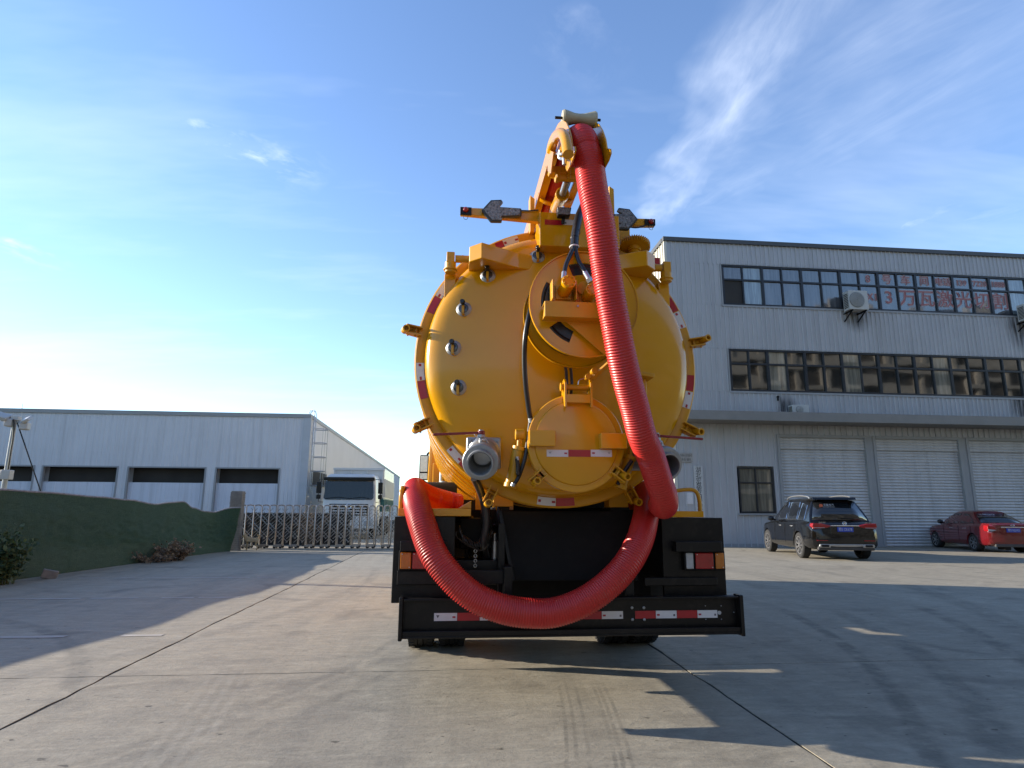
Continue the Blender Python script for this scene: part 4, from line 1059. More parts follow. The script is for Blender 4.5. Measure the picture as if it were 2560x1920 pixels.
# sight glasses
M['lensglass'] = mat('sight_lens', (.045, .043, .04), .12, .2, .7, .1, 20)
sg_rim = MB().lathe([(.078, .012), (.080, -.004), (.062, -.022), (.052, -.026), (.050, -.01)], (0, 0, 0), (0, 1, 0), 32).mesh('rim', M['cast'])
sg_gl = MB().lathe([(.054, -.018), (.049, -.024), (.040, -.027), (0, -.028)], (0, 0, 0), (0, 1, 0), 28).mesh('lens', M['lensglass'])
sg_br = MB().prism([(-.012, -.072), (.012, -.072), (.013, .02), (-.013, .02)], -.062, -.054, 'y').box(-.012, .012, -.062, .0, -.076, -.064).cyl((0, -.055, .035), (0, -.07, .035), .014, n=12).mesh('bracket', Ym, 0)
sg_kn = MB().cyl((0, -.055, .036), (0, -.11, .036), .013, n=12).lathe([(.0, -.028), (.022, -.026), (.028, -.012), (.028, .008), (.022, .018), (0, .02)], (0, -.095, .042), (0, 1, 0), 8).cyl((0, -.06, .036), (0, -.085, .036), .02, n=10).mesh('knob', M['blackrubber'])
for p in (B(680, 368), B(510, 605), B(437, 880), B(474, 1160), B(1030, 232)):
    q = on_dish(p); a = atan2(q.z-TZ, q.x-TX); r = sqrt((q.x-TX)**2+(q.z-TZ)**2)
    tilt = .42*max(0, r-.3)
    nrm = Vector((sin(tilt)*cos(a), -cos(tilt), sin(tilt)*sin(a)))
    R = Vector((0, -1, 0)).rotation_difference(nrm).to_matrix().to_4x4()
    Mx = Matrix.Translation(q) @ R @ Matrix.Scale(.74, 4)
    s = inst(sg_rim, 'sight_glass', vt_, Mx)
    inst(sg_gl, 'lens', s, Mx); inst(sg_br, 'bracket', s, Mx); inst(sg_kn, 'knob', s, Mx)

# hose reel: two discs with slots, drum of wound black hose, motor bracket
RC = at(B(1362, 566), 4.0); RCX, RCZ, RRr = RC.x, RC.z, .372
def slotted_disc(y, th, r, slots):
    """flat disc with curved openings, built as sectors around the slots"""
    b = MB(); nA = 120; r1, r2 = r*.56, r*.80
    def in_slot(a):
        for c, hw in slots:
            d = (a-c+pi) % (2*pi)-pi
            if abs(d) < hw: return True
        return False
    def sector(a0, a1, ra, rb):
        vs = []
        for yy in (y, y+th):
            for rr, aa in ((ra, a0), (rb, a0), (rb, a1), (ra, a1)): vs.append((RCX+rr*cos(aa), yy, RCZ+rr*sin(aa)))
        b.add(vs, [(0, 1, 2, 3), (7, 6, 5, 4), (0, 3, 7, 4), (1, 5, 6, 2)])
    for i in range(nA):
        a0, a1 = 2*pi*i/nA, 2*pi*(i+1)/nA
        sector(a0, a1, .03, r1); sector(a0, a1, r2, r)
        if not in_slot((a0+a1)/2): sector(a0, a1, r1, r2)
    return b
slots = [(ang_, .29) for ang_ in (radians(93), radians(168), radians(232), radians(12), radians(310))]
MB_reel = slotted_disc(4.0, .006, RRr, slots)
rd = MB_reel.build('reel_disc', Yl, vt_, smooth=0)
MB().lathe([(RRr-.002, -.012), (RRr+.006, -.012), (RRr+.008, 0), (RRr+.006, .018), (RRr-.002, .018)], (RCX, 4.0, RCZ), (0, 1, 0), 96, True).build('rim', Yl, rd)
MB().lathe([(0, 0), (RRr-.006, 0), (RRr+.004, -.014), (RRr+.010, -.014), (RRr+.010, .012), (0, .012)], (RCX, 4.30, RCZ), (0, 1, 0), 96).build('reel_disc', Yl, vt_)
wb_ = MB()
for k in range(9): wb_.lathe([(.285+.018*cos(2*pi*q/8), .018*sin(2*pi*q/8)) for q in range(8)], (RCX, 4.025+.032*k, RCZ), (0, 1, 0), 48, True)
wb_.cyl((RCX, 4.01, RCZ), (RCX, 4.29, RCZ), .27, n=40)
wb_.build('wound_hose', M['blackrubber'], vt_)
MB().cyl((RCX, 4.31, RCZ), (RCX, 4.60, RCZ), .11, n=28).box(RCX-.22, RCX+.22, 4.33, 4.62, RCZ-.05, RCZ+.05).build('reel_spindle', Ym, vt_)
hubc = at(B(1330, 470), 3.985)
MB().lathe([(0, -.02), (.135, -.02), (.14, 0)], (RCX, 3.995, RCZ), (0, 1, 0), 40).build('hub_plate', Ym, rd)
# angle bracket
q0, q1 = at(B(1083, 545), 3.86), at(B(1083, 655), 3.86); xr = at(B(1640, 600), 3.86).x
bk = MB().box(q0.x, xr, 3.855, 3.865, q1.z, q0.z).box(q0.x, xr, 3.865, 3.96, q1.z, q1.z+.008).box(q0.x, xr, 3.865, 3.96, q0.z-.008, q0.z)
bk.prism([(3.865, q1.z), (3.96, q1.z), (3.865, q0.z)], q0.x, q0.x+.005, 'x')
brk = bk.build('motor_bracket', Ym, vt_, .002, smooth=0)
gus = [at(B(*p), 3.95) for p in ((1190, 655), (1660, 655), (1690, 985), (1515, 936))]
MB().prism([(g.x, g.z) for g in gus], 3.945, 3.955, 'y').build('gusset_plate', Ym, brk, .002, smooth=0)
mp0, mp1 = at(B(1130, 405), 3.90), at(B(1305, 545), 3.90)
mb_ = MB().box(mp0.x, mp0.x+.008, 3.86, 3.985, mp1.z, mp0.z).box(mp1.x-.008, mp1.x, 3.86, 3.985, mp1.z, mp0.z).box(mp0.x+.008, mp1.x-.008, 3.965, 3.985, mp1.z, mp0.z)
mb_.build('motor_cradle', Ym, brk, .002, smooth=0)
def motor(c, r, L, name='motor'):
    d = Vector((.10, -1, .22)).normalized(); p1 = Vector(c); p0 = p1-d*L
    m = MB().cyl(p0, p1, r, n=28).cyl(p1-d*.012, p1+d*.014, r*1.03, n=24)
    x, y, _ = frame_of(d); o = m.build(name, Yl, brk, .004)
    bb = MB()
    for i in range(7): a = 2*pi*i/7; c_ = p1+x*(r*.78*cos(a))+y*(r*.78*sin(a)); bb.cyl(c_+d*.012, c_+d*.026, r*.15, n=6)
    bb.build('motor_bolt', Ym, o)
    MB().cbox(p0-d*.01, (r*2.3, .02, r*2.2)).build('motor_flange', Ym, o, .003, smooth=0)
    return o
motor(at(B(1252, 412), 3.83), .046, .12)
motor(at(B(1415, 470), 3.87), .042, .10)
MB().cyl(at(B(1360, 455), 3.93), at(B(1360, 455), 3.98), .045, n=24).build('gear_case', Ym, brk, .003)
nb1 = at(B(1318, 580), 3.85); MB().cyl(nb1, nb1+Vector((0, .02, 0)), .008, n=6).build('bolt', M['cast'], brk)

# small round door at the bottom of the head
DX, DZ, DR = .876, 1.815, .342
MB().cyl((DX, 4.34, DZ), (DX, 4.72, DZ), .305, n=64).build('door_neck', Yl, vt_)
door = MB().lathe([(0, -.022), (.275, -.022), (.290, -.016), (.296, 0), (DR-.006, 0), (DR, .006), (DR, .04), (DR-.006, .046), (0, .046)], (DX, 4.27, DZ), (0, 1, 0), 72).build('round_door', Yl, vt_)
for (x0, x1, y0, y1) in ((975, 1160, 212, 328), (1480, 1668, 232, 345)):
    q0, q1 = at(C_(x0, y0), 4.19), at(C_(x1, y1), 4.19)
    MB().box(q0.x, q1.x, 4.185, 4.275, q1.z, q0.z).build('door_lug', Yl, door, .005, smooth=0)
for i, (x0, x1, c) in enumerate(((1097, 1249, 'w'), (1251, 1407, 'r'), (1409, 1559, 'w'))):
    q0, q1 = at(C_(x0, 352), 4.2462), at(C_(x1, 403), 4.2462)
    o = MB().box(q0.x, q1.x, 4.2452, 4.2476, q1.z, q0.z).build('reflective_strip', M['rwhite'] if c == 'w' else M['rred'], door, smooth=0)
    if c == 'w':
        w_ = q1.x-q0.x; h_ = q0.z-q1.z; ik = MB(); z0 = q1.z
        f = (.82, .10) if i == 0 else (.06, .82)
        ik.box(q0.x+w_*f[0], q0.x+w_*(f[0]+.13), 4.2440, 4.2450, z0+h_*.40, z0+h_*.62)
        ik.build('strip_mark', M['inkred'], o, smooth=0)
        MB().box(q0.x+w_*f[1], q0.x+w_*(f[1]+.10), 4.2440, 4.2450, z0+h_*.50, z0+h_*.60).build('strip_mark', M['ink'], o, smooth=0)
        MB().box(q0.x+w_*(f[1]-.03), q0.x+w_*(f[1]+.16), 4.2440, 4.2450, z0+h_*.70, z0+h_*.725).build('strip_mark', M['ink'], o, smooth=0)
e0, e1, e2 = at(B(1215, 1130), 4.25), at(B(1415, 1130), 4.25), at(B(1240, 1300), 4.22)
hg = MB()
for x in (e0.x, e1.x-.02): hg.prism([(4.20, e2.z), (4.205, e0.z), (4.24, e0.z+.03), (4.30, e0.z+.02), (4.34, e0.z-.05), (4.30, e2.z+.03)], x, x+.016, 'x')
zh0, zh1 = at(B(1240, 1265), 4.21).z, at(B(1240, 1205), 4.21).z
hg.box(e0.x+.016, e1.x-.02, 4.205, 4.27, zh0, zh1)
hgo = hg.build('door_hinge', Yl, door, .003, smooth=0)
zp = at(B(1300, 1158), 4.26).z
MB().cyl((e0.x-.015, 4.26, zp), (e1.x+.008, 4.26, zp), .021, n=20).cyl((e0.x-.02, 4.26, zp), (e0.x-.012, 4.26, zp), .03, n=20).build('hinge_pin', Ym, hgo)
for p, tw in ((C_(1040, 545), -.2), (C_(1650, 555), .25)):
    q = at(p, 4.24); a = atan2(q.z-DZ, q.x-DX); clamp(None, door, DX, DZ, DR, 4.27, .92, a, .085, tw)
# hydraulic hoses behind the door hinge
for dx in (1235, 1270):
    p0, p1 = at(B(dx, 1050), 4.38), at(B(dx+6, 1150), 4.36)
    MB().tube([p0+Vector((0, .06, .1)), p0, p1, p1+Vector((0, .05, -.06))], .011, 8).build('hydraulic_hose', M['blackrubber'], vt_)
# lift bar right of the reel
p0, p1 = at(B(1540, 985), 4.12), at(B(1410, 1100), 4.22)
lbm = MB().bar(p0, p1, .045, .016); lbm.cyl(at(B(1430, 1045), 4.18)+Vector((0, -.03, 0)), at(B(1430, 1045), 4.18)+Vector((0, .03, 0)), .022, n=14).cyl(at(B(1385, 1085), 4.2)+Vector((0, -.025, 0)), at(B(1385, 1085), 4.2)+Vector((0, .025, 0)), .02, n=14)
lbm.build('lift_bar', Ym, vt_, .002)
wpts = [at(B(*p), 4.2) for p in ((1385, 1090), (1330, 1105), (1318, 1140))]
MB().tube(spline(wpts, .01), .003, 6).build('cotter_wire', M['steel'], vt_)
q = at(B(1790, 1075), 4.42)
MB().cbox((q.x, 4.45, q.z), (.12, .16, .03), Matrix.Rotation(.15, 4, 'Y')).cyl((q.x+.01, 4.45, q.z-.02), (q.x+.015, 4.45, q.z-.14), .010, n=8).build('side_lug', Ym, vt_, .004)
# hydraulic rams beside the door
def ram(pts, Y, side):
    (a, b_, c) = [at(p, Y) for p in pts]
    r = MB().cyl(b_, c, .040, n=20).cyl(b_+(b_-c).normalized()*.004, b_-(b_-c).normalized()*.025, .046, n=20).cyl(a, b_, .017, n=12)
    r.cyl(a+Vector((-.03, 0, .02)), a+Vector((.03, 0, .02)), .038, n=18).cyl(c, c+(c-b_).normalized()*.03, .046, n=20)
    return r.build('door_ram', Ym, vt_, .002)
ram([C_(905, 265), C_(900, 335), C_(843, 590)], 4.33, 0)
ram([C_(1690, 330), C_(1690, 400), C_(1625, 600)], 4.40, 1)
hp = [at(C_(*p), 4.27) for p in ((885, 415), (892, 455), (890, 500), (895, 530))]
MB().tube(spline([at(C_(*p), 4.30) for p in ((985, 130), (968, 250), (945, 400), (900, 540), (860, 602))], .02), .014, 8).build('hydraulic_hose', M['blackrubber'], vt_)
MB().cyl(at(C_(888, 402), 4.27), at(C_(890, 428), 4.27), .014, n=10).cyl(at(C_(862, 590), 4.28), at(C_(855, 612), 4.28), .016, n=10).build('hose_fitting', M['steel'], vt_)
MB().tube(spline(hp, .02), .014, 8).build('hydraulic_hose', M['blackrubber'], vt_)
MB().tube(spline([at(C_(*p), 4.36) for p in ((1700, 430), (1665, 480), (1640, 520), (1600, 600))], .02), .015, 8).build('hydraulic_hose', M['blackrubber'], vt_)
# long black hose left of the reel
hp = [at(B(*p), Y) for p, Y in (((985, 600), 4.20), ((968, 665), 4.16), ((945, 800), 4.16), ((938, 950), 4.2), ((946, 1120), 4.24), ((965, 1280), 4.28), ((980, 1375), 4.30))]
MB().tube(spline(hp, .03), .018, 12).build('hydraulic_hose', M['blackrubber'], vt_)
p0, p1, p2 = [at(B(*p), 4.30) for p in ((978, 1368), (985, 1410), (972, 1450))]
MB().cyl(p0, p1, .017, n=12).cyl(p1, p2, .010, n=10).build('hose_fitting', M['steel'], vt_)

# outlet valves with red lever handles
def valve(mir):
    def X(x): return x if not mir else 2*TX-x
    pc = at(C_(650, 375), 4.45); rc = at(C_(625, 450), 4.12)
    q0, q1 = at(C_(528, 262), 4.45), at(C_(772, 490), 4.45)
    x0, x1 = sorted((X(q0.x), X(q1.x)))
    v = MB().box(x0, x1, 4.44, 4.47, q1.z, q0.z).build('outlet_valve', M['cast'], vt_, .012)
    MB().cyl((X(pc.x), 4.47, pc.z), (X(pc.x), 4.66, pc.z), .10, n=32).build('valve_neck', Ym, v)
    P0 = Vector((X(pc.x), 4.44, pc.z)); P1 = Vector((X(rc.x), 4.12, rc.z)); d = (P0-P1)
    L = d.length
    pr = [(.072, 0), (.078, -.012), (.088, -.012), (.091, .028), (.117, .031), (.122, .040), (.122, .080), (.116, .088), (.105, .10), (.103, L-.02), (.115, L), (.07, L), (.062, L*.62), (.073, L*.58), (.072, 0)]
    MB().lathe(pr, P1, d, 48, False).build('valve_body', M['cast'], v, smooth=28)
    n_ = d.normalized(); MB().cyl(P1+n_*(L*.63), P1+n_*(L*.70), .064, n=32).build('valve_disc', M['steel'], v, .004)
    bl = MB()
    for sx_ in (.10, .90):
        for sz in (.10, .90):
            c = Vector((x0+(x1-x0)*sx_, 4.44, q1.z+(q0.z-q1.z)*sz)); bl.cyl(c+Vector((0, .0, 0)), c-Vector((0, .012, 0)), .013, n=6)
    bl.build('flange_bolt', M['cast'], v)
    sc = at(C_(632, 262), 4.30); zt = at(C_(632, 232), 4.30).z
    MB().cyl((X(sc.x), 4.30, sc.z-.07), (X(sc.x), 4.30, zt+.02), .017, n=14).cyl((X(sc.x), 4.30, zt-.035), (X(sc.x), 4.30, zt-.015), .03, n=6).build('valve_stem', M['cast'], v)
    hl = at(C_(290, 245), 4.28); MB().bar((X(sc.x), 4.30, zt), (X(hl.x), 4.28, hl.z), .024, .016).cyl((X(sc.x), 4.30, zt-.014), (X(sc.x), 4.30, zt+.012), .026, n=14).build('valve_handle', M['redpaint'], v, .003)
    MB().tube([(X(sc.x)-.03, 4.285, sc.z-.01), (X(sc.x), 4.27, sc.z-.025), (X(sc.x)+.03, 4.285, sc.z-.015), (X(sc.x)+.05, 4.30, sc.z-.04)], .004, 6).tube([(X(sc.x)-.02, 4.27, sc.z-.02), (X(sc.x)-.05, 4.25, sc.z+.01)], .003, 6).build('tie_string', M['rwhite'], v)
    return v
valve(False); valve(True)

# boom rest box, side arms with arrow boards
BY = 4.46
q0, q1 = at(A(862, 1000), BY), at(A(862, 1290), BY); qr = at(A(1548, 1100), BY)
bx = MB().box(q0.x, qr.x, BY, BY+.42, q1.z, q0.z).build('boom_rest', Yl, vt_, .006, smooth=0)
for i, (x0, x1, c) in enumerate(((905, 1057, 'r'), (1059, 1190, 'w'))):
    p0, p1 = at(A(x0, 1066), BY-.003), at(A(x1, 1117), BY-.003)
    o = MB().box(p0.x, p1.x, BY-.003, BY-.0005, p1.z, p0.z).build('reflective_strip', M['rwhite'] if c == 'w' else M['rred'], bx, smooth=0)
    if c == 'w': MB().box(p0.x+.01, p0.x+.03, BY-.0045, BY-.0035, p0.z-.035, p0.z-.022).build('strip_mark', M['ink'], o, smooth=0)
def flat(pts, Y): return [(q.x, q.z) for q in (at(A(*p), Y) for p in pts)]
AY = BY+.06
l = MB().prism(flat([(175, 962), (860, 988), (860, 1085), (175, 1018)], AY), AY, AY+.05, 'y').build('signal_arm', Yl, vt_, .004, smooth=0)
r = MB().prism(flat([(1545, 1052), (1862, 1062), (1862, 1118), (1545, 1118)], AY), AY, AY+.05, 'y').build('signal_arm', Yl, vt_, .004, smooth=0)
M['board'] = mat('arrow_board_lens', (.15, .155, .165), .22, 0, .4, .8, 55, .9, 70)
M['boardedge'] = mat('arrow_board_edge', (.028, .03, .034), .4, 0, .1)
def arrow(pts, parent, Y):
    P = flat(pts, Y); o = MB().prism(P, Y, Y+.035, 'y').build('arrow_board', M['boardedge'], parent, .006, smooth=0)
    cx = sum(p[0] for p in P)/len(P); cz = sum(p[1] for p in P)/len(P)
    MB().prism([(cx+(x-cx)*.90, cz+(z-cz)*.86) for x, z in P], Y-.006, Y-.0005, 'y').build('lens', M['board'], o, .003, smooth=0)
arrow([(358, 985), (440, 897), (530, 893), (545, 915), (510, 955), (700, 968), (708, 985), (705, 1035), (535, 1045), (520, 1060), (538, 1070), (532, 1085), (440, 1083)], l, AY-.045)
arrow([(1713, 1063), (1640, 975), (1545, 963), (1533, 985), (1575, 1015), (1500, 1017), (1500, 1103), (1570, 1103), (1535, 1130), (1540, 1148), (1630, 1153)], r, AY-.045)
for xs, ys, par in (((175, 272), (957, 1028), l), ((1770, 1862), (1060, 1118), r)):
    p0, p1 = at(A(xs[0], ys[0]), AY-.02), at(A(xs[1], ys[1]), AY-.02)
    o = MB().box(p0.x, p1.x, AY-.022, AY-.002, p1.z, p0.z).build('lamp_housing', M['black'], par, .003, smooth=0)
    c = at(A(sum(xs)/2+(0 if par is l else 14), ys[0]+16), AY-.04); rr = .022
    MB().lathe([(0, -rr*1.1), (rr*.6, -rr*.9), (rr*.95, -rr*.4), (rr, 0), (rr*1.1, 0), (rr*1.1, .02)], (c.x, AY-.022, c.z), (0, 1, 0), 20).build('flash_lamp', M['redlens'], o)
    MB().tube(spline([(c.x-.02, AY-.012, p1.z), (c.x-.012, AY-.012, p1.z-.03), (c.x+.01, AY-.012, p1.z-.034), (c.x+.02, AY-.012, p1.z)], .005), .0018, 5).build('lamp_wire', M['black'], o)
MB().tube(spline([at(A(*p), AY-.015) for p in ((705, 990), (760, 992), (850, 985))], .02), .005, 6).build('cable', M['blackrubber'], l)
MB().tube(spline([at(A(*p), AY-.015) for p in ((1625, 1130), (1690, 1138), (1740, 1130), (1775, 1118))], .02), .006, 6).build('cable', M['blackrubber'], r)
# work lamp and posts
p0, p1 = at(A(1012, 962), BY-.09), at(A(1135, 1040), BY-.09)
wl = MB().prism([(p0.x, p0.z), (p1.x, p0.z), (p1.x-.012, p1.z), (p0.x+.006, p1.z)], BY-.10, BY-.04, 'y').cyl(((p0.x+p1.x)/2, BY-.05, p1.z), ((p0.x+p1.x)/2, BY-.03, p1.z-.04), .014, n=10)
wlo = wl.build('work_lamp', M['black'], vt_, .004, smooth=0)
MB().box(p0.x+.006, p1.x-.012, BY-.104, BY-.1005, p1.z+.008, p0.z-.006).build('lens', M['board'], wlo, smooth=0)
for xs, yt in (((776, 815), 866), ((1456, 1496), 785)):
    pa, pb_ = at(A(xs[0], yt), 4.72), at(A(xs[1], yt), 4.72); zlo = at(A(xs[0], 1180), 4.72).z
    MB().prism([(pa.x, zlo), (pb_.x, zlo), (pb_.x, pa.z-.03), (pa.x, pa.z)], 4.70, 4.80, 'y').build('rest_post', Ym, vt_, .003, smooth=0)
# slewing gear and its shaft
gc = at(A(1680, 1318), 4.72); gr_, th = .128, .045
gv = MB(); nT = 40; prof = []
for i in range(nT*4):
    a = 2*pi*i/(nT*4); rr = gr_ if (i % 4) in (0, 1) else gr_-.016; prof.append((rr*cos(a), rr*sin(a)))
gv.prism(prof, 0, th, 'z')
Mg = Matrix.Translation((gc.x, 4.72, gc.z)) @ Matrix.Rotation(.10, 4, 'Y') @ Matrix.Rotation(-.22, 4, 'X')
gear = gv.build('gear_wheel', Ym, vt_, smooth=30, M=Mg)
MB().lathe([(0, -.03), (.05, -.03), (.055, 0)], (0, 0, 0), (0, 0, 1), 24).build('gear_hub', Ym, gear, M=Mg)
s0_, s1_ = gc+Vector((0, 0, -.02)), at(A(1665, 1525), 4.66)
sh = MB().cyl(s0_, s0_.lerp(s1_, .22), .042, n=20).cyl(s0_.lerp(s1_, .22), s1_, .026, n=16).cyl(s0_.lerp(s1_, .3), s0_.lerp(s1_, .5), .034, n=16).box(gc.x-.16, gc.x+.03, 4.68, 4.80, gc.z-.115, gc.z-.08)
sh.build('gear_shaft', Ym, gear)
q = at(A(1580, 1200), 4.84); wmb = MB().box(q.x-.05, q.x+.05, 4.80, 4.95, gc.z-.1, q.z+.05)
for k in range(3): wmb.cyl((q.x-.035+.035*k, 4.86, q.z+.05), (q.x-.035+.035*k, 4.86, q.z+.062), .012, n=8)
wmb.build('worm_box', Ym, gear, .008)
q = at(A(1875, 1450), 5.3); MB().box(q.x-.035, q.x+.03, 5.3, 5.304, q.z-.05, q.z+.06).build('reflective_strip', M['rred'], vt_, smooth=0)
# thick black hose splitting in two to the motors
tp = [at(A(*p), Y) for p, Y in (((1262, 900), 4.40), ((1232, 965), 4.33), ((1200, 1040), 4.26), ((1180, 1130), 4.2), ((1166, 1210), 4.14), ((1160, 1300), 4.06))]
MB().tube(spline(tp, .02), [.031]*1 if False else .030, 14).build('hydraulic_hose', M['blackrubber'], vt_)
fy0 = [at(A(*p), Y) for p, Y in (((1160, 1290), 4.05), ((1140, 1340), 4.0), ((1108, 1410), 3.95), ((1085, 1470), 3.90), ((1074, 1530), 3.86))]
fy1 = [at(A(*p), Y) for p, Y in (((1168, 1290), 4.05), ((1175, 1350), 4.0), ((1200, 1430), 3.94), ((1235, 1490), 3.90), ((1258, 1530), 3.88))]
for pts in (fy0, fy1): MB().tube(spline(pts, .02), .015, 10).build('hydraulic_hose', M['blackrubber'], vt_)
MB().cyl(at(A(1073, 1525), 3.86), at(A(1068, 1580), 3.84), .017, n=12).build('hose_fitting', M['steel'], vt_)
MB().cyl(at(A(1252, 1522), 3.88), at(A(1285, 1580), 3.87), .017, n=12).cyl(at(A(1283, 1576), 3.87), at(A(1302, 1606), 3.87), .021, n=6).build('hose_fitting', M['steel'], vt_)
MB().lathe([(.033, -.006), (.036, 0), (.033, .006)], at(A(1160, 1305), 4.05), (0, .1, 1), 20, True).build('cable_tie', M['rwhite'], vt_)
for yy in (1180, 1235): MB().lathe([(.031, -.005), (.0335, 0), (.031, .005)], at(A(1174 if yy < 1200 else 1163, yy), 4.17 if yy < 1200 else 4.12), (.1, .5, 1), 16, True).build('cable_tie', M['black'], vt_)

# boom: two side plates, hoops, crossbars, ram, head with cheek plates and nylon roller
boom = MB()
xl_, xr_ = .672, .955
for x in (xl_, xr_): boom.box(x-.006, x+.006, 3.98, 8.6, 3.83, 3.98)
boom.box(xl_-.006, xl_+.05, 3.98, 8.6, 3.83, 3.842).box(xr_-.05, xr_+.006, 3.98, 8.6, 3.83, 3.842)
bmo = boom.build('boom', Yl, vt_, .003, smooth=0)
for y in (4.22, 4.62, 5.2, 6.0):
    pts = [((xl_+xr_)/2-.15*cos(pi*k/12), y, 3.86-.085*sin(pi*k/12)) for k in range(13)]
    b = MB()
    for p0, p1 in zip(pts, pts[1:]): b.bar(p0, p1, .045, .010) if False else b.box(min(p0[0], p1[0]), max(p0[0], p1[0])+.002, y-.02, y+.02, min(p0[2], p1[2])-.006, max(p0[2], p1[2])+.006)
    b2 = MB(); vs = []
    for (x, yy, z) in pts: vs += [(x, yy-.022, z), (x, yy+.022, z), (x, yy+.022, z+.012), (x, yy-.022, z+.012)]
    b2.add(vs, [(4*i+j, 4*i+(j+1) % 4, 4*(i+1)+(j+1) % 4, 4*(i+1)+j) for i in range(len(pts)-1) for j in range(4)])
    b2.build('hose_hoop', Yl, bmo, smooth=50)
# knuckle crossbars
c0, c1, c2 = at(A(945, 615), 4.0), at(A(1185, 615), 4.0), at(A(945, 670), 4.0)
kb = MB().box(c0.x, c0.x+.40, 3.98, 4.05, c2.z, c0.z); p0, p1 = at(A(1000, 695), 4.02), at(A(1190, 700), 4.02)
kb.cyl((p0.x, 4.02, p0.z), (p0.x+.34, 4.02, p0.z), .034, n=20).cyl((p0.x-.004, 4.02, p0.z), (p0.x+.008, 4.02, p0.z), .042, n=20)
for xx in (1020, 1110): k_ = at(A(xx, 650), 4.0); kb.box(k_.x-.012, k_.x+.012, 3.975, 4.06, p0.z-.03, c0.z)
kb.build('knuckle', Ym, bmo, .003, smooth=30)
r0_, r1_, r2_ = at(A(1098, 725), 4.03), at(A(1060, 845), 4.25), at(A(985, 1000), 4.75)
MB().cyl(r1_, r2_, .045, n=20).cyl(r1_, r1_.lerp(r2_, .12), .052, n=20).build('boom_ram', Yl, bmo, .003)
MB().cyl(r0_, r1_, .025, n=16).build('ram_rod', M['steel'], bmo)
# head
CH = [(4.10, 3.70), (4.12, 3.84), (4.06, 3.98), (3.94, 4.06), (3.80, 4.07), (3.66, 4.02), (3.57, 3.93), (3.53, 3.82), (3.53, 3.72), (3.56, 3.70), (3.60, 3.72), (3.66, 3.82), (3.76, 3.88), (3.88, 3.86), (3.96, 3.76), (3.98, 3.66)]
def head_poly(pts, x):   # picture points of the cheek projected on the plane x
    out = []
    for p in pts: d = ray(*A(*p)); t = x/d.x; q = CAM+d*t; out.append((q.y, q.z))
    return out
hl = [(995, 300), (1025, 240), (1060, 205), (1092, 225), (1115, 275), (1135, 350), (1145, 432), (1168, 437), (1171, 475), (1155, 540), (1130, 600), (1103, 652), (1092, 630), (1085, 560), (1020, 500), (975, 430), (978, 350)]
CX0 = .715
hpL = head_poly(hl, CX0); ys = [y for y, z in hpL]

hp3 = [(y, z) for y, z in hpL]
for x in (CX0, .935):
    MB().prism(hp3, x-.005, x+.005, 'x').build('cheek_plate', Yl, bmo, .002, smooth=0)
ra_, rb_ = at(A(1062, 190), 3.76), at(A(1318, 205), 3.76)
rl0, rl1 = Vector((CX0-.005, 3.76, ra_.z)), Vector((.945, 3.76, rb_.z)); dl = rl1-rl0; L_ = dl.length
ro = MB().lathe([(0, 0), (.050, 0), (.056, .012), (.052, .03), (.037, L_*.35), (.034, L_*.5), (.037, L_*.65), (.052, L_-.03), (.056, L_-.012), (.050, L_), (0, L_)], rl0, dl, 28).build('roller', M['roller'], bmo)
MB().cyl(rl0-dl.normalized()*.05, rl1+dl.normalized()*.03, .010, n=10).build('roller_pin', M['black'], ro)
def onx(pts, x):
    out = []
    for p in pts: d = ray(*A(*p)); t = x/d.x; out.append(CAM+d*t)
    return out
MB().tube(spline(onx([(958, 475), (975, 405), (1005, 345), (1042, 322), (1075, 350), (1095, 420), (1108, 505)], .665), .02), .034, 14).build('guide_tube', Yl, bmo)
sp_ = [(q.y, q.z) for q in onx([(930, 465), (955, 470), (985, 485), (962, 672), (936, 650)], .655)]
MB().prism(sp_, .650, .660, 'x').build('side_plate', Yl, bmo, .002, smooth=0)
fp = onx([(985, 500), (1060, 500), (1040, 470), (1035, 540), (1075, 545)], .675)
ft = MB().cyl(fp[0], fp[1], .008, n=8).cyl(fp[2], fp[3], .014, n=10).cyl(fp[3], fp[4], .010, n=8).cyl(fp[4], fp[4]+Vector((0, 0, -.04)), .014, n=10)
ft.build('hose_fitting', M['steel'], bmo)

# ---- corrugated red suction hose
def corrugated(pts, r, pitch=.0172, amp=.0066, n=30, smooth_ends=(0, 0)):
    sp = spline(pts, pitch/4); L = len(sp); rs = []
    for i in range(L):
        ph = i % 4; a = amp*(0, .9, 1, .1)[ph]
        e = min(1, i/max(1, smooth_ends[0])) if smooth_ends[0] else 1
        f = min(1, (L-1-i)/max(1, smooth_ends[1])) if smooth_ends[1] else 1
        rs.append(r+a*e*f)
    return MB().tube(sp, rs, n)
hA = [Vector((.815, 7.0, 3.92)), Vector((.815, 5.6, 3.92)), Vector((.815, 4.6, 3.925)), Vector((.815, 4.2, 3.93)), Vector((.818, 3.92, 3.88)), at(A(1222, 372), 3.64)] + \
     [at(A(x, y), Y) for x, y, Y in ((1262, 490, 3.58), (1290, 600, 3.56), (1320, 800, 3.55), (1360, 1000, 3.56), (1396, 1200, 3.58))] + \
     [at(B(x, y), Y) for x, y, Y in ((1515, 300, 3.64), (1546, 500, 3.67), (1582, 700, 3.71), (1620, 900, 3.75), (1665, 1100, 3.81), (1720, 1300, 3.88), (1772, 1500, 3.95))] + \
     [at(C_(x, y), Y) for x, y, Y in ((1834, 400, 4.05), (1886, 560, 4.13), (1925, 680, 4.22))]
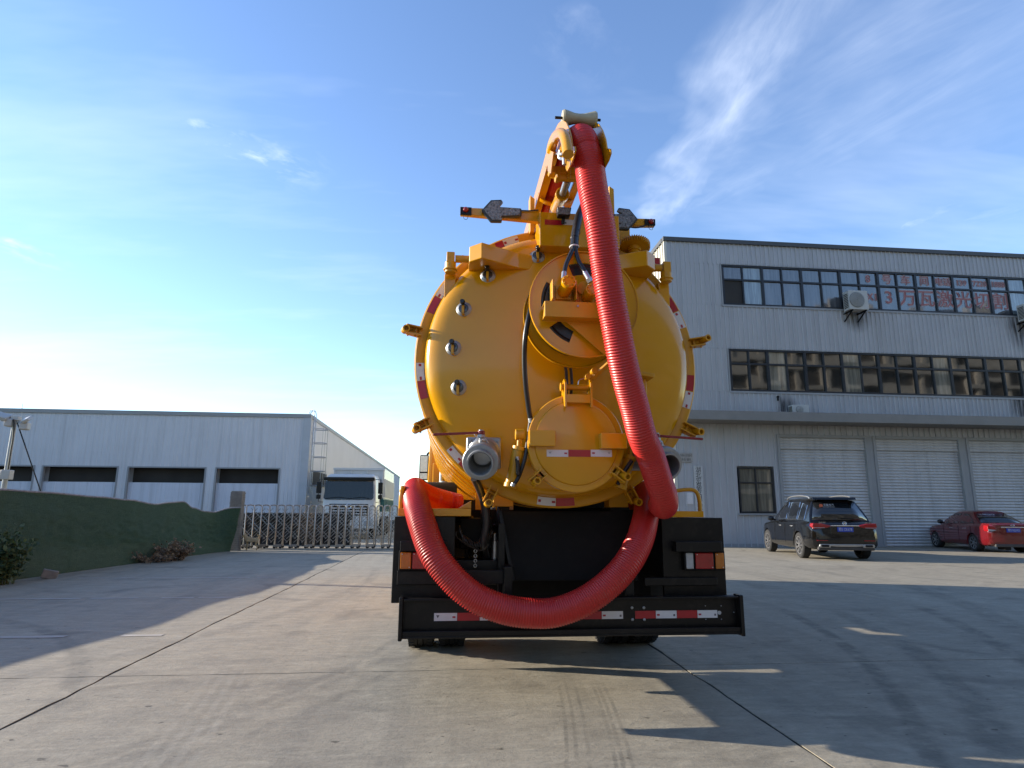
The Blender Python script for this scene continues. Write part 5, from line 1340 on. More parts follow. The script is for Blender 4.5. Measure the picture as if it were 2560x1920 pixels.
e_ = hA[-1]; hA += [Vector((e_.x+.05, 4.36, e_.z-.06)), Vector((e_.x+.10, 4.58, e_.z-.05)), Vector((1.70, 4.86, 1.43)), Vector((1.73, 5.2, 1.47))]
ho = corrugated(hA, .0885).build('suction_hose', M['red_hose'], vt_, smooth=70)
hU = [at((992, 1090), 5.95), at((965, 1084), 5.9), at((930, 1074), 5.75), at((904, 1062), 5.5), at((897, 1058), 5.2)] + [at(D_(x, y), Y) for x, y, Y in
     ((182, 130, 4.98), (190, 180, 4.80), (205, 240, 4.66), (228, 315, 4.57), (270, 435, 4.50), (322, 530, 4.46), (430, 655, 4.44), (540, 740, 4.43), (650, 790, 4.42), (760, 820, 4.42), (870, 831, 4.42), (1000, 826, 4.43), (1150, 775, 4.44),
      (1275, 697, 4.45), (1377, 605, 4.47), (1453, 505, 4.50), (1505, 400, 4.58), (1532, 300, 4.72), (1543, 220, 4.95))] + [at((1396, 1064), 5.25), at((1385, 1072), 5.6), at((1380, 1090), 5.9)]
corrugated(hU, .0925).build('suction_hose', M['red_hose'], vt_, smooth=70)

# ---- tail: black side lockers, recess, chute, lamps, bumper
pl0, pl1 = at((847, 1310), 4.80), at((853, 1115), 4.80)
pr1 = at((1568, 1290), 4.80); pr0 = at((1558, 1120), 4.80)
ZP0, ZP1 = .69, 1.303; XA, XB = -.39, 2.135
xi0 = at(D_(420, 260), 4.8).x; xi1 = at((1432, 1200), 4.8).x
ll = MB().box(XA, xi0, 4.80, 4.83, ZP0, ZP1).box(XA, XA+.02, 4.83, 6.2, ZP0, ZP1).box(xi0-.02, xi0, 4.83, 6.2, ZP0+.15, ZP1).box(XA, xi0, 4.83, 6.2, ZP1-.02, ZP1)
llo = ll.build('tail_locker', Bk, vt_, .004, smooth=0)
rl = MB().box(xi1, XB, 4.80, 4.83, ZP0+.02, ZP1).box(XB-.02, XB, 4.83, 6.2, ZP0+.02, ZP1).box(xi1, xi1+.02, 4.83, 6.2, ZP0+.15, ZP1).box(xi1, XB, 4.83, 6.2, ZP1-.02, ZP1)
rlo = rl.build('tail_locker', Bk, vt_, .004, smooth=0)
# ledges over and under the lamps
for par, a, b, c, d in ((llo, D_(98, 405), D_(365, 465), 4.795, 0), (rlo, D_(1712, 408), D_(1985, 470), 4.795, 0)):
    q0, q1 = at(a, 4.72), at(b, 4.72)
    MB().box(q0.x, q1.x, 4.70, 4.797, q1.z, q0.z).build('lamp_hood', Bk, par, .006, smooth=0)
q0, q1 = at(D_(78, 580), 4.77), at(D_(700, 600), 4.77); MB().box(q0.x, q1.x+.02, 4.765, 4.797, q0.z-.10, q0.z).build('lower_step', Bk, llo, .006, smooth=0)
q0, q1 = at(D_(1530, 590), 4.77), at(D_(1960, 620), 4.77); MB().box(q0.x, q1.x, 4.765, 4.797, q1.z-.06, q1.z).build('lower_step', Bk, rlo, .006, smooth=0)
def lamp(par, segs):
    q0, q1 = at(segs[0][0], 4.74), at(segs[-1][1], 4.74)
    o = MB().box(min(q0.x, q1.x)-.012, max(q0.x, q1.x)+.012, 4.745, 4.797, q1.z-.012, q0.z+.012).build('tail_light', M['black_matt'], par, .006, smooth=0)
    for a, b, m in segs:
        p0, p1 = at(a, 4.735), at(b, 4.735)
        MB().box(p0.x, p1.x, 4.728, 4.744, p1.z, p0.z).build('lens', M[m], o, .006, smooth=0)
        MB().cyl((p0.x+.012, 4.7285, p0.z-.012), (p0.x+.012, 4.724, p0.z-.012), .004, n=8).cyl((p1.x-.012, 4.7285, p1.z+.012), (p1.x-.012, 4.724, p1.z+.012), .004, n=8).build('screw', M['steel'], o, smooth=0)
lamp(llo, [(D_(98, 472), D_(158, 570), 'amber'), (D_(168, 472), D_(290, 570), 'redlens'), (D_(300, 472), D_(355, 570), 'clearlens')])
lamp(rlo, [(D_(1775, 475), D_(1822, 570), 'clearlens'), (D_(1830, 475), D_(1940, 570), 'redlens'), (D_(1947, 475), D_(2003, 570), 'amber')])
# recess with shelf, frame members, cables
q0, q1 = at(D_(425, 518), 5.0), at(D_(690, 575), 5.0)
MB().box(xi0, q1.x, 4.98, 5.35, q1.z, q0.z).build('shelf', Bk, vt_, .004, smooth=0)
MB().box(XA+.05, XB-.05, 6.2, 6.24, .75, 1.45).build('rear_bulkhead', M['black_matt'], vt_, smooth=0)
fm = MB()
for x in (.45, 1.35): fm.box(x-.04, x+.04, 5.12, 13.2, .80, 1.08).box(x-.04, x+.04, 5.05, 10.5, 1.22, 1.38)
fm.box(.41, 1.39, 5.3, 5.4, .85, 1.05).box(.41, 1.39, 5.12, 5.18, .82, 1.06).box(.06, 1.75, 5.4, 5.5, 1.24, 1.36)
fm.box(.1, 1.75, 5.45, 5.50, .46, .86)  # panel added to block the bright gap below the splash plate, no frame member
fm.build('chassis_frame_and_gap_panel', M['black_matt'], vt_, .004, smooth=0)
ct = [at(D_(690, 228), 5.04), at(D_(1490, 250), 5.04)]; cbm = [at(D_(768, 640), 4.97), at(D_(1470, 640), 4.97)]
chz0, chz1 = cbm[0].z, ct[0].z
MB().add([(ct[0].x, 5.04, chz1), (ct[1].x, 5.04, chz1), (cbm[1].x, 4.97, chz0), (cbm[0].x, 4.97, chz0), (ct[0].x, 5.06, chz1), (ct[1].x, 5.06, chz1), (cbm[1].x, 4.99, chz0), (cbm[0].x, 4.99, chz0)],
         [(0, 1, 2, 3), (7, 6, 5, 4), (0, 4, 5, 1), (1, 5, 6, 2), (2, 6, 7, 3), (3, 7, 4, 0)]).build('splash_plate', M['black_matt'], vt_, .004, smooth=0)
MB().bar((ct[0].x-.012, 5.03, chz1), (cbm[0].x-.012, 4.965, chz0), .02, .03).bar((ct[1].x+.012, 5.03, chz1), (cbm[1].x+.012, 4.965, chz0), .02, .03).build('plate_edge', Bk, vt_, .003)
for x in (xi0+.33, xi1+.03):
    MB().box(x, x+.05, 4.87, 4.93, .60, 1.25).build('tail_post', Bk, vt_, .004, smooth=0)
# bumper: channel with flanges, end plates, bolts and strips
bq = [at(p, 4.66) for p in ((866, 1302), (866, 1374), (1602, 1292), (1602, 1358))]
bz0, bz1 = .478, .742; bx0, bx1 = -.292, 2.142
bp_ = MB().box(bx0, bx1, 4.675, 4.70, bz0, bz1).box(bx0, bx1, 4.615, 4.675, bz1-.016, bz1).box(bx0, bx1, 4.615, 4.675, bz0, bz0+.016).box(bx0, bx1, 4.612, 4.628, bz0+.016, bz0+.05)
bump_ = bp_.build('bumper', Bk, vt_, .004, smooth=0)
for x in (bx0-.028, bx1): MB().box(x, x+.028, 4.60, 4.71, bz0-.012, bz1+.010).build('end_plate', Bk, bump_, .006, smooth=0)
for x0, x1, c in ((295, 430, 'w'), (432, 562, 'r'), (564, 694, 'w'), (1150, 1279, 'r'), (1281, 1405, 'w'), (1477, 1597, 'r'), (1599, 1720, 'w'), (1722, 1842, 'r'), (1844, 1960, 'w')):
    p0, p1 = at(D_(x0, 830), 4.674), at(D_(x1, 830), 4.674); zc = .612; hh = .0265
    o = MB().box(p0.x, p1.x, 4.6715, 4.6745, zc-hh, zc+hh).build('reflective_strip', M['rwhite'] if c == 'w' else M['rred'], bump_, smooth=0)
    if c == 'w':
        l2r = x0 < 1000; f = (.80, .08) if l2r else (.05, .84); w_ = p1.x-p0.x
        MB().box(p0.x+w_*f[0], p0.x+w_*(f[0]+.13), 4.670, 4.671, zc-.008, zc+.004).build('strip_mark', M['inkred'], o, smooth=0)
        if l2r: MB().prism([(p0.x+w_*.09, zc+.012), (p0.x+w_*.23, zc+.012), (p0.x+w_*.16, zc-.008)], 4.670, 4.671, 'y').build('strip_mark', M['ink'], o, smooth=0)
        else: MB().box(p0.x+w_*f[1], p0.x+w_*(f[1]+.09), 4.670, 4.671, zc-.012, zc+.002).build('strip_mark', M['ink'], o, smooth=0)
zm_ = MB().lathe([(.011, 0), (.011, -.006), (.005, -.010), (0, -.010)], (0, 0, 0), (0, 1, 0), 6).mesh('bolt', M['cast'])
for x, y in ((1458, 798), (1528, 798), (1461, 868), (1531, 868)):
    q = at(D_(x, y), 4.674); inst(zm_, 'bolt', bump_, Matrix.Translation(q))
for x, y in ((1890, 787), (1983, 787), (1893, 866), (1985, 866), (2058, 825)):
    q = at(D_(x, y), 4.674); inst(zm_, 'bolt', bump_, Matrix.Translation(q) @ Matrix.Scale(.4, 4))
q = at(D_(1972, 827), 4.674); MB().cyl(q, q-Vector((0, .004, 0)), .014, n=18).build('reflector', M['clearlens'], bump_)
for x in (.45, 1.35): MB().box(x-.03, x+.03, 4.70, 4.96, .56, .95).build('bumper_bracket', Bk, bump_, .004, smooth=0)

# ---- side platforms with trays and rails
def tray(x0, x1, fascia_z0, fascia_z1, inner):
    t = MB().box(x0, x1, 4.79, 4.80+.012, fascia_z0, fascia_z1).box(x0, x0+.014, 4.802, 8.6, fascia_z0, fascia_z1).box(x1-.014, x1, 4.802, 8.6, fascia_z0, fascia_z1).box(x0+.014, x1-.014, 4.802, 8.6, fascia_z0, fascia_z0+.014)
    return t.build('hose_tray', Yl, vt_, .003, smooth=0)
tl = at(D_(82, 258), 4.79); tr = at(D_(512, 215), 4.79)
trL = tray(tl.x, tr.x, ZP1+.004, at(D_(300, 214), 4.79).z, 1)
tr0, tr1 = at(D_(1590, 265), 4.79), at(D_(1880, 230), 4.79)
trR = tray(1.60, tr1.x, ZP1+.004, tr1.z, 0)
# end gusset on the left tray
g0, g1, g2 = at(D_(440, 213), 4.83), at(D_(515, 213), 4.83), at(D_(510, 168), 4.83)
MB().add([(g0.x, 4.9, g0.z), (g1.x, 4.9, g0.z), (g1.x, 4.9, g2.z), (g0.x, 5.3, g0.z), (g1.x, 5.3, g0.z), (g1.x, 5.3, g2.z)], [(0, 1, 2), (5, 4, 3), (0, 3, 4, 1), (1, 4, 5, 2), (2, 5, 3, 0)]).build('tray_gusset', Yl, trL, .003, smooth=0)
# handrails
hl0, hl1 = at(D_(90, 210), 4.85), at(D_(97, 92), 4.85)
MB().tube(spline([(hl0.x+.012, 4.85, hl0.z-.02), (hl0.x+.012, 4.85, hl1.z-.06), (hl0.x+.014, 4.88, hl1.z-.012), (hl0.x+.02, 4.98, hl1.z), (hl0.x+.02, 6.2, hl1.z), (hl0.x+.02, 7.8, hl1.z)], .03), .019, 10).build('handrail', Yl, trL)
hr = [at(D_(*p), 4.86) for p in ((1860, 235), (1856, 170), (1838, 118), (1800, 103), (1720, 110), (1640, 122))]
MB().tube(spline(hr, .02), .016, 10).build('handrail', Ym, trR)

# ---- orange struts and saddles under the tank
for x in (.36, 1.30):
    MB().box(x, x+.16, 5.05, 5.22, 1.38, 1.62).build('tank_saddle', Ym, vt_, .006, smooth=0)
q0, q1 = at(C_(592, 700), 5.35), at(C_(765, 780), 5.35)
MB().box(q0.x, q0.x+.10, 5.35, 5.36, q1.z, q0.z+.05).box(q0.x+.17, q1.x, 5.33, 5.34, q1.z, q0.z+.14).box(q1.x-.01, q1.x, 5.34, 8.5, q1.z, q0.z+.12).build('saddle_plate', Yl, vt_, .003, smooth=0)
MB().box(q1.x+.02, q1.x+.11, 5.30, 5.31, q1.z, q0.z+.08).build('saddle_plate', Yl, vt_, .003, smooth=0)

M['cablerub'] = mat('cable_sheath', (.03, .029, .028), .3, 0, .3, .2, 12)
# ---- black cable bundle hanging into the recess
def cable(pts, r, n=8, name='cable', m='cablerub'): return MB().tube(spline(pts, .025), r, n).build(name, M[m], vt_)
for k in range(6):
    j = lambda s=8: rnd.uniform(-s, s)
    cable([at(C_(600+j(), 560), 4.75), at(C_(632+j(), 640+j()), 4.9), at(C_(662+j(), 720+j()), 5.0), at(D_(590+j(22), 255), 5.05), at(D_(596+j(26), 360), 5.05), at(D_(560+j(40), 430), 5.0), at(D_(500+j(30), 410+j()), 5.0), at(D_(430+j(), 365+j(20)), 5.05)], .012+.008*rnd.random())
cable([at(C_(585, 555), 4.70), at(C_(628, 650), 4.80), at(C_(655, 740), 4.86), at(D_(600, 300), 4.9), at(D_(585, 420), 4.95), at(D_(600, 500), 5.1)], .030, 12)
# coiled electric cable
cl_pts = spline([at(D_(440, 330), 4.98), at(D_(470, 395), 4.96), at(D_(510, 425), 4.95), at(D_(560, 430), 4.95), at(D_(600, 405), 4.97), at(D_(640, 350), 5.0)], .002)
hel = []
for i, p in enumerate(cl_pts): a = i*.62; hel.append(p+Vector((0, cos(a)*.022, sin(a)*.022)))
MB().tube(hel, .006, 6).build('coiled_cable', M['cablerub'], vt_)
cable([at(D_(425, 350), 4.93), at(D_(430, 385), 4.93), at(D_(520, 445), 4.92), at(D_(580, 460), 4.92), at(D_(618, 425), 4.94)], .005, 6)
for k in range(7):
    x = rnd.uniform(440, 660)
    cable([at(D_(x-30, 262), 5.3), at(D_(x+rnd.uniform(-30, 20), 330), 5.2), at(D_(x+rnd.uniform(-10, 50), 420), 5.15), at(D_(x+rnd.uniform(-20, 40), 515), 5.2)], rnd.uniform(.006, .012), 6)
chm = MB().lathe([(.014+.0045*cos(2*pi*q/6), .0045*sin(2*pi*q/6)) for q in range(6)], (0, 0, 0), (0, 1, 0), 10, True).mesh('chain_link', M['steel'])
cq = at(D_(538, 465), 4.95)
for k in range(7): inst(chm, 'chain_link', vt_, Matrix.Translation((cq.x, 4.95, cq.z-.018*k)) @ Matrix.Rotation(pi/2*(k % 2), 4, 'Z') @ Matrix.Scale(.8, 4))
q = at(D_(650, 480), 5.15); MB().cyl((q.x, 5.15, q.z-.05), (q.x, 5.15, q.z+.10), .035, n=18).cyl((q.x, 5.15, q.z+.10), (q.x, 5.15, q.z+.16), .02, n=14).build('air_filter', M['steel'], vt_, .003)
MB().box(.10, .36, 5.1, 5.35, 1.05, 1.29).build('battery_box', M['black_matt'], vt_, .01)

# ---- wheels, axles, cab
def tyre_mesh(r=.50, w=.27):
    pr = [(r*.58, -w*.46), (r*.72, -w*.52), (r*.88, -w*.51), (r*.965, -w*.44), (r, -w*.34), (r, -w*.12), (r-.014, -w*.11), (r-.014, -w*.09), (r, -w*.08), (r, w*.08), (r-.014, w*.09), (r-.014, w*.11), (r, w*.12), (r, w*.34), (r*.965, w*.44), (r*.88, w*.51), (r*.72, w*.52), (r*.58, w*.46)]
    b = MB().lathe(pr, (0, 0, 0), (1, 0, 0), 64, True)
    for k in range(48):
        a = 2*pi*k/48
        for s_ in (-1, 1):
            R = Matrix.Rotation(a, 4, 'X'); b.cbox((0, 0, 0), (w*.20, .038, .022), R @ Matrix.Translation((s_*w*.34, 0, r-.003)))
    return b.mesh('tyre', M['rubber'], 30)
tme_ = tyre_mesh(); rim_me = MB().lathe([(.05, -.05), (.18, -.06), (.24, -.02), (.285, -.10), (.295, -.12), (.295, .12), (.285, .11), (.24, .03), (.05, .02)], (0, 0, 0), (1, 0, 0), 36, True).mesh('rim', M['cast'])
for x, y in ((-.235, 6.86), (.075, 6.86), (1.73, 6.86), (2.04, 6.86), (-.18, 12.2), (1.98, 12.2)):
    w = inst(tme_, 'wheel', vt_, Matrix.Translation((x, y, .50))); inst(rim_me, 'rim', w, Matrix.Translation((x, y, .50)))
MB().cyl((-.1, 6.86, .5), (1.9, 6.86, .5), .07, n=16).lathe([(0, -.2), (.14, -.16), (.2, 0), (.14, .16), (0, .2)], (.92, 6.86, .5), (1, 0, 0), 24).build('rear_axle', M['black_matt'], vt_)
MB().cyl((-.1, 12.2, .5), (1.9, 12.2, .5), .06, n=16).box(.75, 1.1, 8.0, 12.0, .55, .85).build('drive_line', M['black_matt'], vt_)
for x0 in (-.38, 1.60):
    MB().box(x0, x0+.58, 6.10, 6.12, .30, 1.0).build('mud_flap', M['rubber'], vt_, smooth=0)
    gd = MB(); 
    for k in range(10):
        a0, a1 = radians(20+14*k), radians(20+14*(k+1))
        gd.add([(x0, 6.86+.62*cos(a0), .5+.62*sin(a0)), (x0+.58, 6.86+.62*cos(a0), .5+.62*sin(a0)), (x0+.58, 6.86+.62*cos(a1), .5+.62*sin(a1)), (x0, 6.86+.62*cos(a1), .5+.62*sin(a1))], [(0, 1, 2, 3)])
    go = gd.build('mudguard', Bk, vt_); sm = go.modifiers.new('t', 'SOLIDIFY'); sm.thickness = .008
# side boxes, tanks
MB().box(-.36, .30, 8.6, 11.0, .55, 1.30).build('side_tank', Yl, vt_, .02, smooth=0)
MB().box(1.38, 2.10, 8.6, 11.0, .55, 1.30).build('side_tank', Yl, vt_, .02, smooth=0)
cyq = at(C_(400, 690), 8.0); MB().cyl((XA+.03, 8.1, 1.50), (XA+.50, 8.1, 1.50), .20, n=28).build('air_tank', M['black_matt'], vt_, .01)
# rear wall of the cab
cq0, cq1 = at(C_(290, 445), 10.4), at(C_(290, 642), 10.4)
print('CAB', cq0, cq1)
MB().box(cq0.x, 2*TX-cq0.x, 10.42, 10.95, cq1.z, cq0.z).build('water_tank', Yl, vt_, .02, smooth=0)
cb = MB(); cz = [(.75, 2.36, 0), (1.9, 2.42, 0), (3.1, 2.34, .05), (3.28, 2.2, .15)]; vs = []
for z, w, o in cz: vs += [(TX-w/2, 11.25, z), (TX-w/2, 13.9-o, z), (TX+w/2, 13.9-o, z), (TX+w/2, 11.25, z)]
cb.add(vs, [(4*i+j, 4*i+(j+1) % 4, 4*(i+1)+(j+1) % 4, 4*(i+1)+j) for i in range(3) for j in range(4)]+[(3, 2, 1, 0), (12, 13, 14, 15)])
cabo = cb.build('cab', Yl, vt_, .05, smooth=0)
MB().box(TX-1.16, TX+1.16, 13.88, 13.92, 1.75, 2.6).build('windscreen', M['tglass'], cabo, smooth=0)
for s_ in (-1, 1): MB().box(TX+s_*1.19-.012, TX+s_*1.19+.012, 12.1, 13.0, 1.9, 2.6).build('side_window', M['tglass'], cabo, smooth=0)
mr0, mr1 = at(C_(196, 388), 12.9), at(C_(255, 568), 12.9)
for s_ in (1, -1):
    X = lambda x: x if s_ == 1 else 2*TX-x
    xa, xb = sorted((X(mr0.x), X(mr1.x))); zs_ = mr1.z+(mr0.z-mr1.z)*.30
    mo = MB().box(xa, xb, 12.9, 12.99, mr1.z, mr0.z).build('wing_mirror', M['black'], vt_, .02)
    MB().box(xa+.02, xb-.02, 12.888, 12.8985, zs_+.015, mr0.z-.02).build('mirror_glass', M['chrome'], mo, smooth=0)
    MB().box(xa+.02, xb-.02, 12.888, 12.8985, mr1.z+.02, zs_-.015).build('mirror_glass', M['chrome'], mo, smooth=0)
    MB().tube(spline([(X(mr1.x-.03), 12.95, mr0.z), (X(mr1.x+.02), 12.95, mr0.z+.05), (X(mr1.x+.3), 12.95, mr0.z+.06)], .03), .022, 8).tube(spline([(X(mr0.x+.06), 12.95, mr1.z), (X(mr1.x+.06), 12.95, mr1.z-.12), (X(mr1.x+.12), 12.95, mr1.z-.35)], .03), .022, 8).build('mirror_arm', M['black'], mo)
q = at(C_(350, 570), 10.3); MB().tube(spline([(q.x, 10.35, q.z+.12), (q.x, 10.3, q.z), (q.x+.03, 10.3, q.z-.18), (q.x+.2, 10.3, q.z-.2), (q.x+.25, 10.3, q.z-.1)], .02), .015, 8).cyl((q.x, 10.3, q.z-.05), (q.x, 10.3, q.z+.16), .035, n=14).build('filler_pipe', M['steel'], vt_)
MB().cyl((-.05, 9.6, 1.35), (-.05, 9.6, 1.78), .09, n=20).build('filter_canister', M['cast'], vt_)
MB().box(XA+.02, 2*TX-XA, 10.2, 10.40, 1.0, 1.42).build('black_step_box', M['black_matt'], vt_, .01)
# ------------------------------------------------------------------ parked cars
M['carblack'] = mat('black_car_paint', (.004, .004, .0045), .14, 0, .35, .05, 2, dirt=.03)
M['carred'] = mat('dark_red_car_paint', (.12, .006, .008), .16, .1, 1., .05, 2, dirt=.03)
M['carglass'] = mat('car_glass', (.010, .011, .012), .04, 0, 1., .0, 2)
M['plateblue'] = mat('plate_blue', (.012, .05, .34), .35, 0, .2, .05, 5)
M['white_ink'] = mat('white_lettering', (.5, .5, .51), .5)
M['orange_film'] = mat('orange_sticker', (.55, .13, .06), .5)
M['trimsilver'] = mat('silver_trim', (.38, .38, .37), .3, .7, 0, .05, 5)
M['alloy'] = mat('alloy_wheel', (.42, .41, .40), .28, .8, 0, .05, 5)
M['plasticgrey'] = mat('grey_plastic', (.05, .05, .052), .55)
def loft(sections, close_ends=True):
    """sections: list of (y, [(x,z)...]) right half from bottom centre to top centre; mirrored"""
    b = MB(); rings = []
    for y, pts in sections:
        r = [(x, y, z) for x, z in pts]; r += [(-x, y, z) for x, z in reversed(pts) if x > 1e-6]
        rings.append(r)
    n = len(rings[0]); vs = [v for r in rings for v in r]
    fs = [(i*n+j, i*n+(j+1) % n, (i+1)*n+(j+1) % n, (i+1)*n+j) for i in range(len(rings)-1) for j in range(n)]
    fs += [tuple(range(n)), tuple(reversed(range((len(rings)-1)*n, len(rings)*n)))]
    return b.add(vs, fs)
def interp(tab, y):
    for (a, *va), (b, *vb) in zip(tab, tab[1:]):
        if y <= b: f = (y-a)/(b-a); f = f*f*(3-2*f); return [p+(q-p)*f for p, q in zip(va, vb)]
    return list(tab[-1][1:])
def car(name, label, cat, loc, rz, S):
    t = thing(name, label, cat, loc, rz); Lc = S['L']; paint = M[S['paint']]
    # lower body, from rear bumper (y=0) to the nose
    ys = sorted(set([0, .02, .06, .14, .26, .42] + [.42+.14*k for k in range(int((Lc-.9)/.14)+1)] + [Lc-.35, Lc-.2, Lc-.1, Lc-.03, Lc]))
    secs = []
    for y in ys:
        w, zb, zs, zt = interp(S['body'], y)   # half width, bottom, shoulder height, top (deck/belt)
        secs.append((y, [(0, zb), (w*.80, zb), (w*.93, zb+.03), (w*.985, zb+.10), (w, zb+.22), (w*1.0, (zb+zs)/2+.03), (w*.985, zs-.10), (w*.985, zs-.02), (w*.955, zs+.02), (w*.90, zt-.005), (w*.6, zt+S['crown']*.7), (0, zt+S['crown'])]))
    body = loft(secs).build('body', paint, t, smooth=35, local=True)
    # wheel wells cut out of the sides
    cut = MB(); R = S['R']
    for y in (S['ya'], S['yf']):
        for s_ in (-1, 1): cut.cyl((s_*(S['W']-.26), y, R), (s_*(S['W']+.2), y, R), R*1.13, n=36)
    co = cut.build('cutter', M['dark'], None, local=True, smooth=0)
    co.matrix_basis = t.matrix_basis.copy()
    md = body.modifiers.new('b', 'BOOLEAN'); md.object = co; md.operation = 'DIFFERENCE'; md.solver = 'EXACT'
    bv = body.modifiers.new('bv', 'BEVEL'); bv.width = .012; bv.segments = 2; bv.limit_method = 'ANGLE'; bv.angle_limit = radians(40)
    apply_mods(body); me_ = co.data; bpy.data.objects.remove(co); bpy.data.meshes.remove(me_)
    body.data.shade_smooth(); body.data.set_sharp_from_angle(angle=radians(35))
    ar = MB()
    for y in (S['ya'], S['yf']):
        for s_ in (-1, 1): ar.lathe([(R*1.10, -.012), (R*1.19, -.010), (R*1.21, .004), (R*1.13, .006)], (s_*(S['W']-.006), y, R), (s_, 0, 0), 40, True, pi*(-.02), pi*1.02) if False else None
    # greenhouse
    G = S['glass']      # stations: y, half width at belt, belt z, half width at roof, roof z
    def gp(st, f, off=0.):
        y, wb, zb, wr, zr, yr = st; x = wb+(wr-wb)*f; return Vector((x+off, y+(yr-y)*f, zb+(zr-zb)*f))
    st = S['stations']; gm = MB(); vs = []
    prof = (0, .3, .6, .85, .95, 1.0)
    for s_ in st:
        half = [gp(s_, f) for f in prof]
        half = [Vector((p.x+ .03*sin(pi*min(1, f*1.0)), p.y, p.z)) for p, f in zip(half, prof)]
        top = half[-1]; half += [Vector((top.x*.86, top.y, top.z+.035)), Vector((top.x*.5, top.y, top.z+.06)), Vector((0, top.y, top.z+.07))]
        vs.append(half+[Vector((-p.x, p.y, p.z)) for p in reversed(half[:-1])])
    n = len(vs[0]); flat_ = [p for r in vs for p in r]
    gm.add(flat_, [(i*n+j, i*n+j+1, (i+1)*n+j+1, (i+1)*n+j) for i in range(len(vs)-1) for j in range(n-1)]+[tuple(range(n)), tuple(reversed(range((len(vs)-1)*n, len(vs)*n)))])
    cabn = gm.build('roof', paint, t, smooth=35, local=True); 
    bv = cabn.modifiers.new('bv', 'BEVEL'); bv.width = .03; bv.segments = 3; bv.limit_method = 'ANGLE'; bv.angle_limit = radians(38)
    # rear and front screens: slightly proud panels
    def screen(name_, s0, sgn, f0, f1, wsc):
        y0 = sgn*.012; p = [gp(s0, f) for f in (f0, f0+(f1-f0)*.5, f1)]
        b = MB(); vs2 = []
        for q in p:
            hw = q.x*wsc
            for u in (-1, -.6, 0, .6, 1): vs2.append((hw*u, q.y-y0*1.0+(abs(u)**2)*sgn*.02, q.z+.012))
        b.add(vs2, [(5*i+j, 5*i+j+1, 5*(i+1)+j+1, 5*(i+1)+j) for i in range(2) for j in range(4)])
        o = b.build(name_, M['carglass'], t, smooth=60, local=True); sd = o.modifiers.new('s', 'SOLIDIFY'); sd.thickness = .012; sd.offset = 0; return o
    rs = screen('rear_window', st[0], 1, .10, .93, .93); screen('windscreen', st[-1], -1, .06, .95, .95)
    # side windows
    for s_ in (-1, 1):
        for (ya, yb, na, nb) in S['sidewin']:
            def at_y(y, f):
                for a, b in zip(st, st[1:]):
                    pa, pb = gp(a, f), gp(b, f)
                    if pa.y <= y <= pb.y or b is st[-1]:
                        k = min(1, max(0, (y-pa.y)/(pb.y-pa.y+1e-9))); q = pa.lerp(pb, k); return Vector((q.x+.03*sin(pi*f)+.007, y, q.z))
            poly = []
            for y, f in S['winpoly'](ya, yb): q = at_y(y, f); poly.append(Vector((s_*q.x, q.y, q.z)))
            b = MB(); b.add(poly, [tuple(range(len(poly)))])
            o = b.build('side_window', M['carglass'], t, smooth=0, local=True, fix=False); sd = o.modifiers.new('s', 'SOLIDIFY'); sd.thickness = .01; sd.offset = 0
            MB().tube(poly+[poly[0]], S['trimr'], 6).build('window_trim', M[S['wintrim']], o, local=True)
    # wheels
    tb_ = MB().lathe([(R*.68, -.11), (R*.80, -.122), (R*.93, -.118), (R, -.09), (R, .09), (R*.93, .118), (R*.80, .122), (R*.68, .11)], (0, 0, 0), (1, 0, 0), 48, True).mesh('tyre', M['rubber'])
    al = MB().lathe([(R*.70, .09), (R*.66, .112), (R*.62, .10), (R*.60, .02), (.03, .0), (0, 0)], (0, 0, 0), (1, 0, 0), 40).mesh('rim', M['dark'])
    sp = MB()
    for k in range(S['spokes']):
        a = 2*pi*k/S['spokes']; d = Vector((0, cos(a), sin(a)))
        for e in (-.09, .09): d2 = Vector((0, cos(a+e), sin(a+e))); sp.bar(Vector((.085, 0, 0))+d*.03, Vector((.10, 0, 0))+d2*R*.66, .022, .02)
    sp.lathe([(R*.62, .085), (R*.70, .10), (R*.70, .112), (R*.63, .11)], (0, 0, 0), (1, 0, 0), 40, True).cyl((.07, 0, 0), (.115, 0, 0), .05, n=16)
    spm = sp.mesh('spokes', M['alloy'])
    for y in (S['ya'], S['yf']):
        for s_ in (-1, 1):
            Mx = Matrix.Translation((s_*(S['W']-.13), y, R)) @ (Matrix() if s_ == 1 else Matrix.Rotation(pi, 4, 'Z'))
            w = inst(tb_, 'wheel', t, Mx, True)
            for m_, nm in ((al, 'rim'), (spm, 'spokes')): o = inst(m_, nm, w, None, True)
    # mirrors and handles
    ym, zm = S['mirror']
    for s_ in (-1, 1):
        xo = s_*(S['W']+.10)
        MB().lathe([(0, -.10), (.06, -.08), (.085, 0), (.07, .07), (0, .10)], (xo, ym, zm), (1, 0, 0), 16).cyl((s_*(S['W']-.06), ym+.02, zm-.05), (xo, ym+.02, zm-.02), .03, n=8).build('wing_mirror', M['carblack'] if S['paint'] == 'carblack' else M['carblack'], t, local=True)
        for y in S['handles']: MB().cbox((s_*(interp(S['body'], y)[0]*.99), y, S['hz']), (.025, .20, .028)).build('door_handle', M['trimsilver'], t, .008, local=True)
        for y in S['seams']:
            w = interp(S['body'], y)[0]
            MB().box(s_*w-.004 if s_ > 0 else s_*w-.003, s_*w+.003 if s_ > 0 else s_*w+.004, y-.004, y+.004, S['sillz'], S['hz']+.1).build('door_gap', M['dark'], t, smooth=0, local=True)
    return t, rs, gp, st
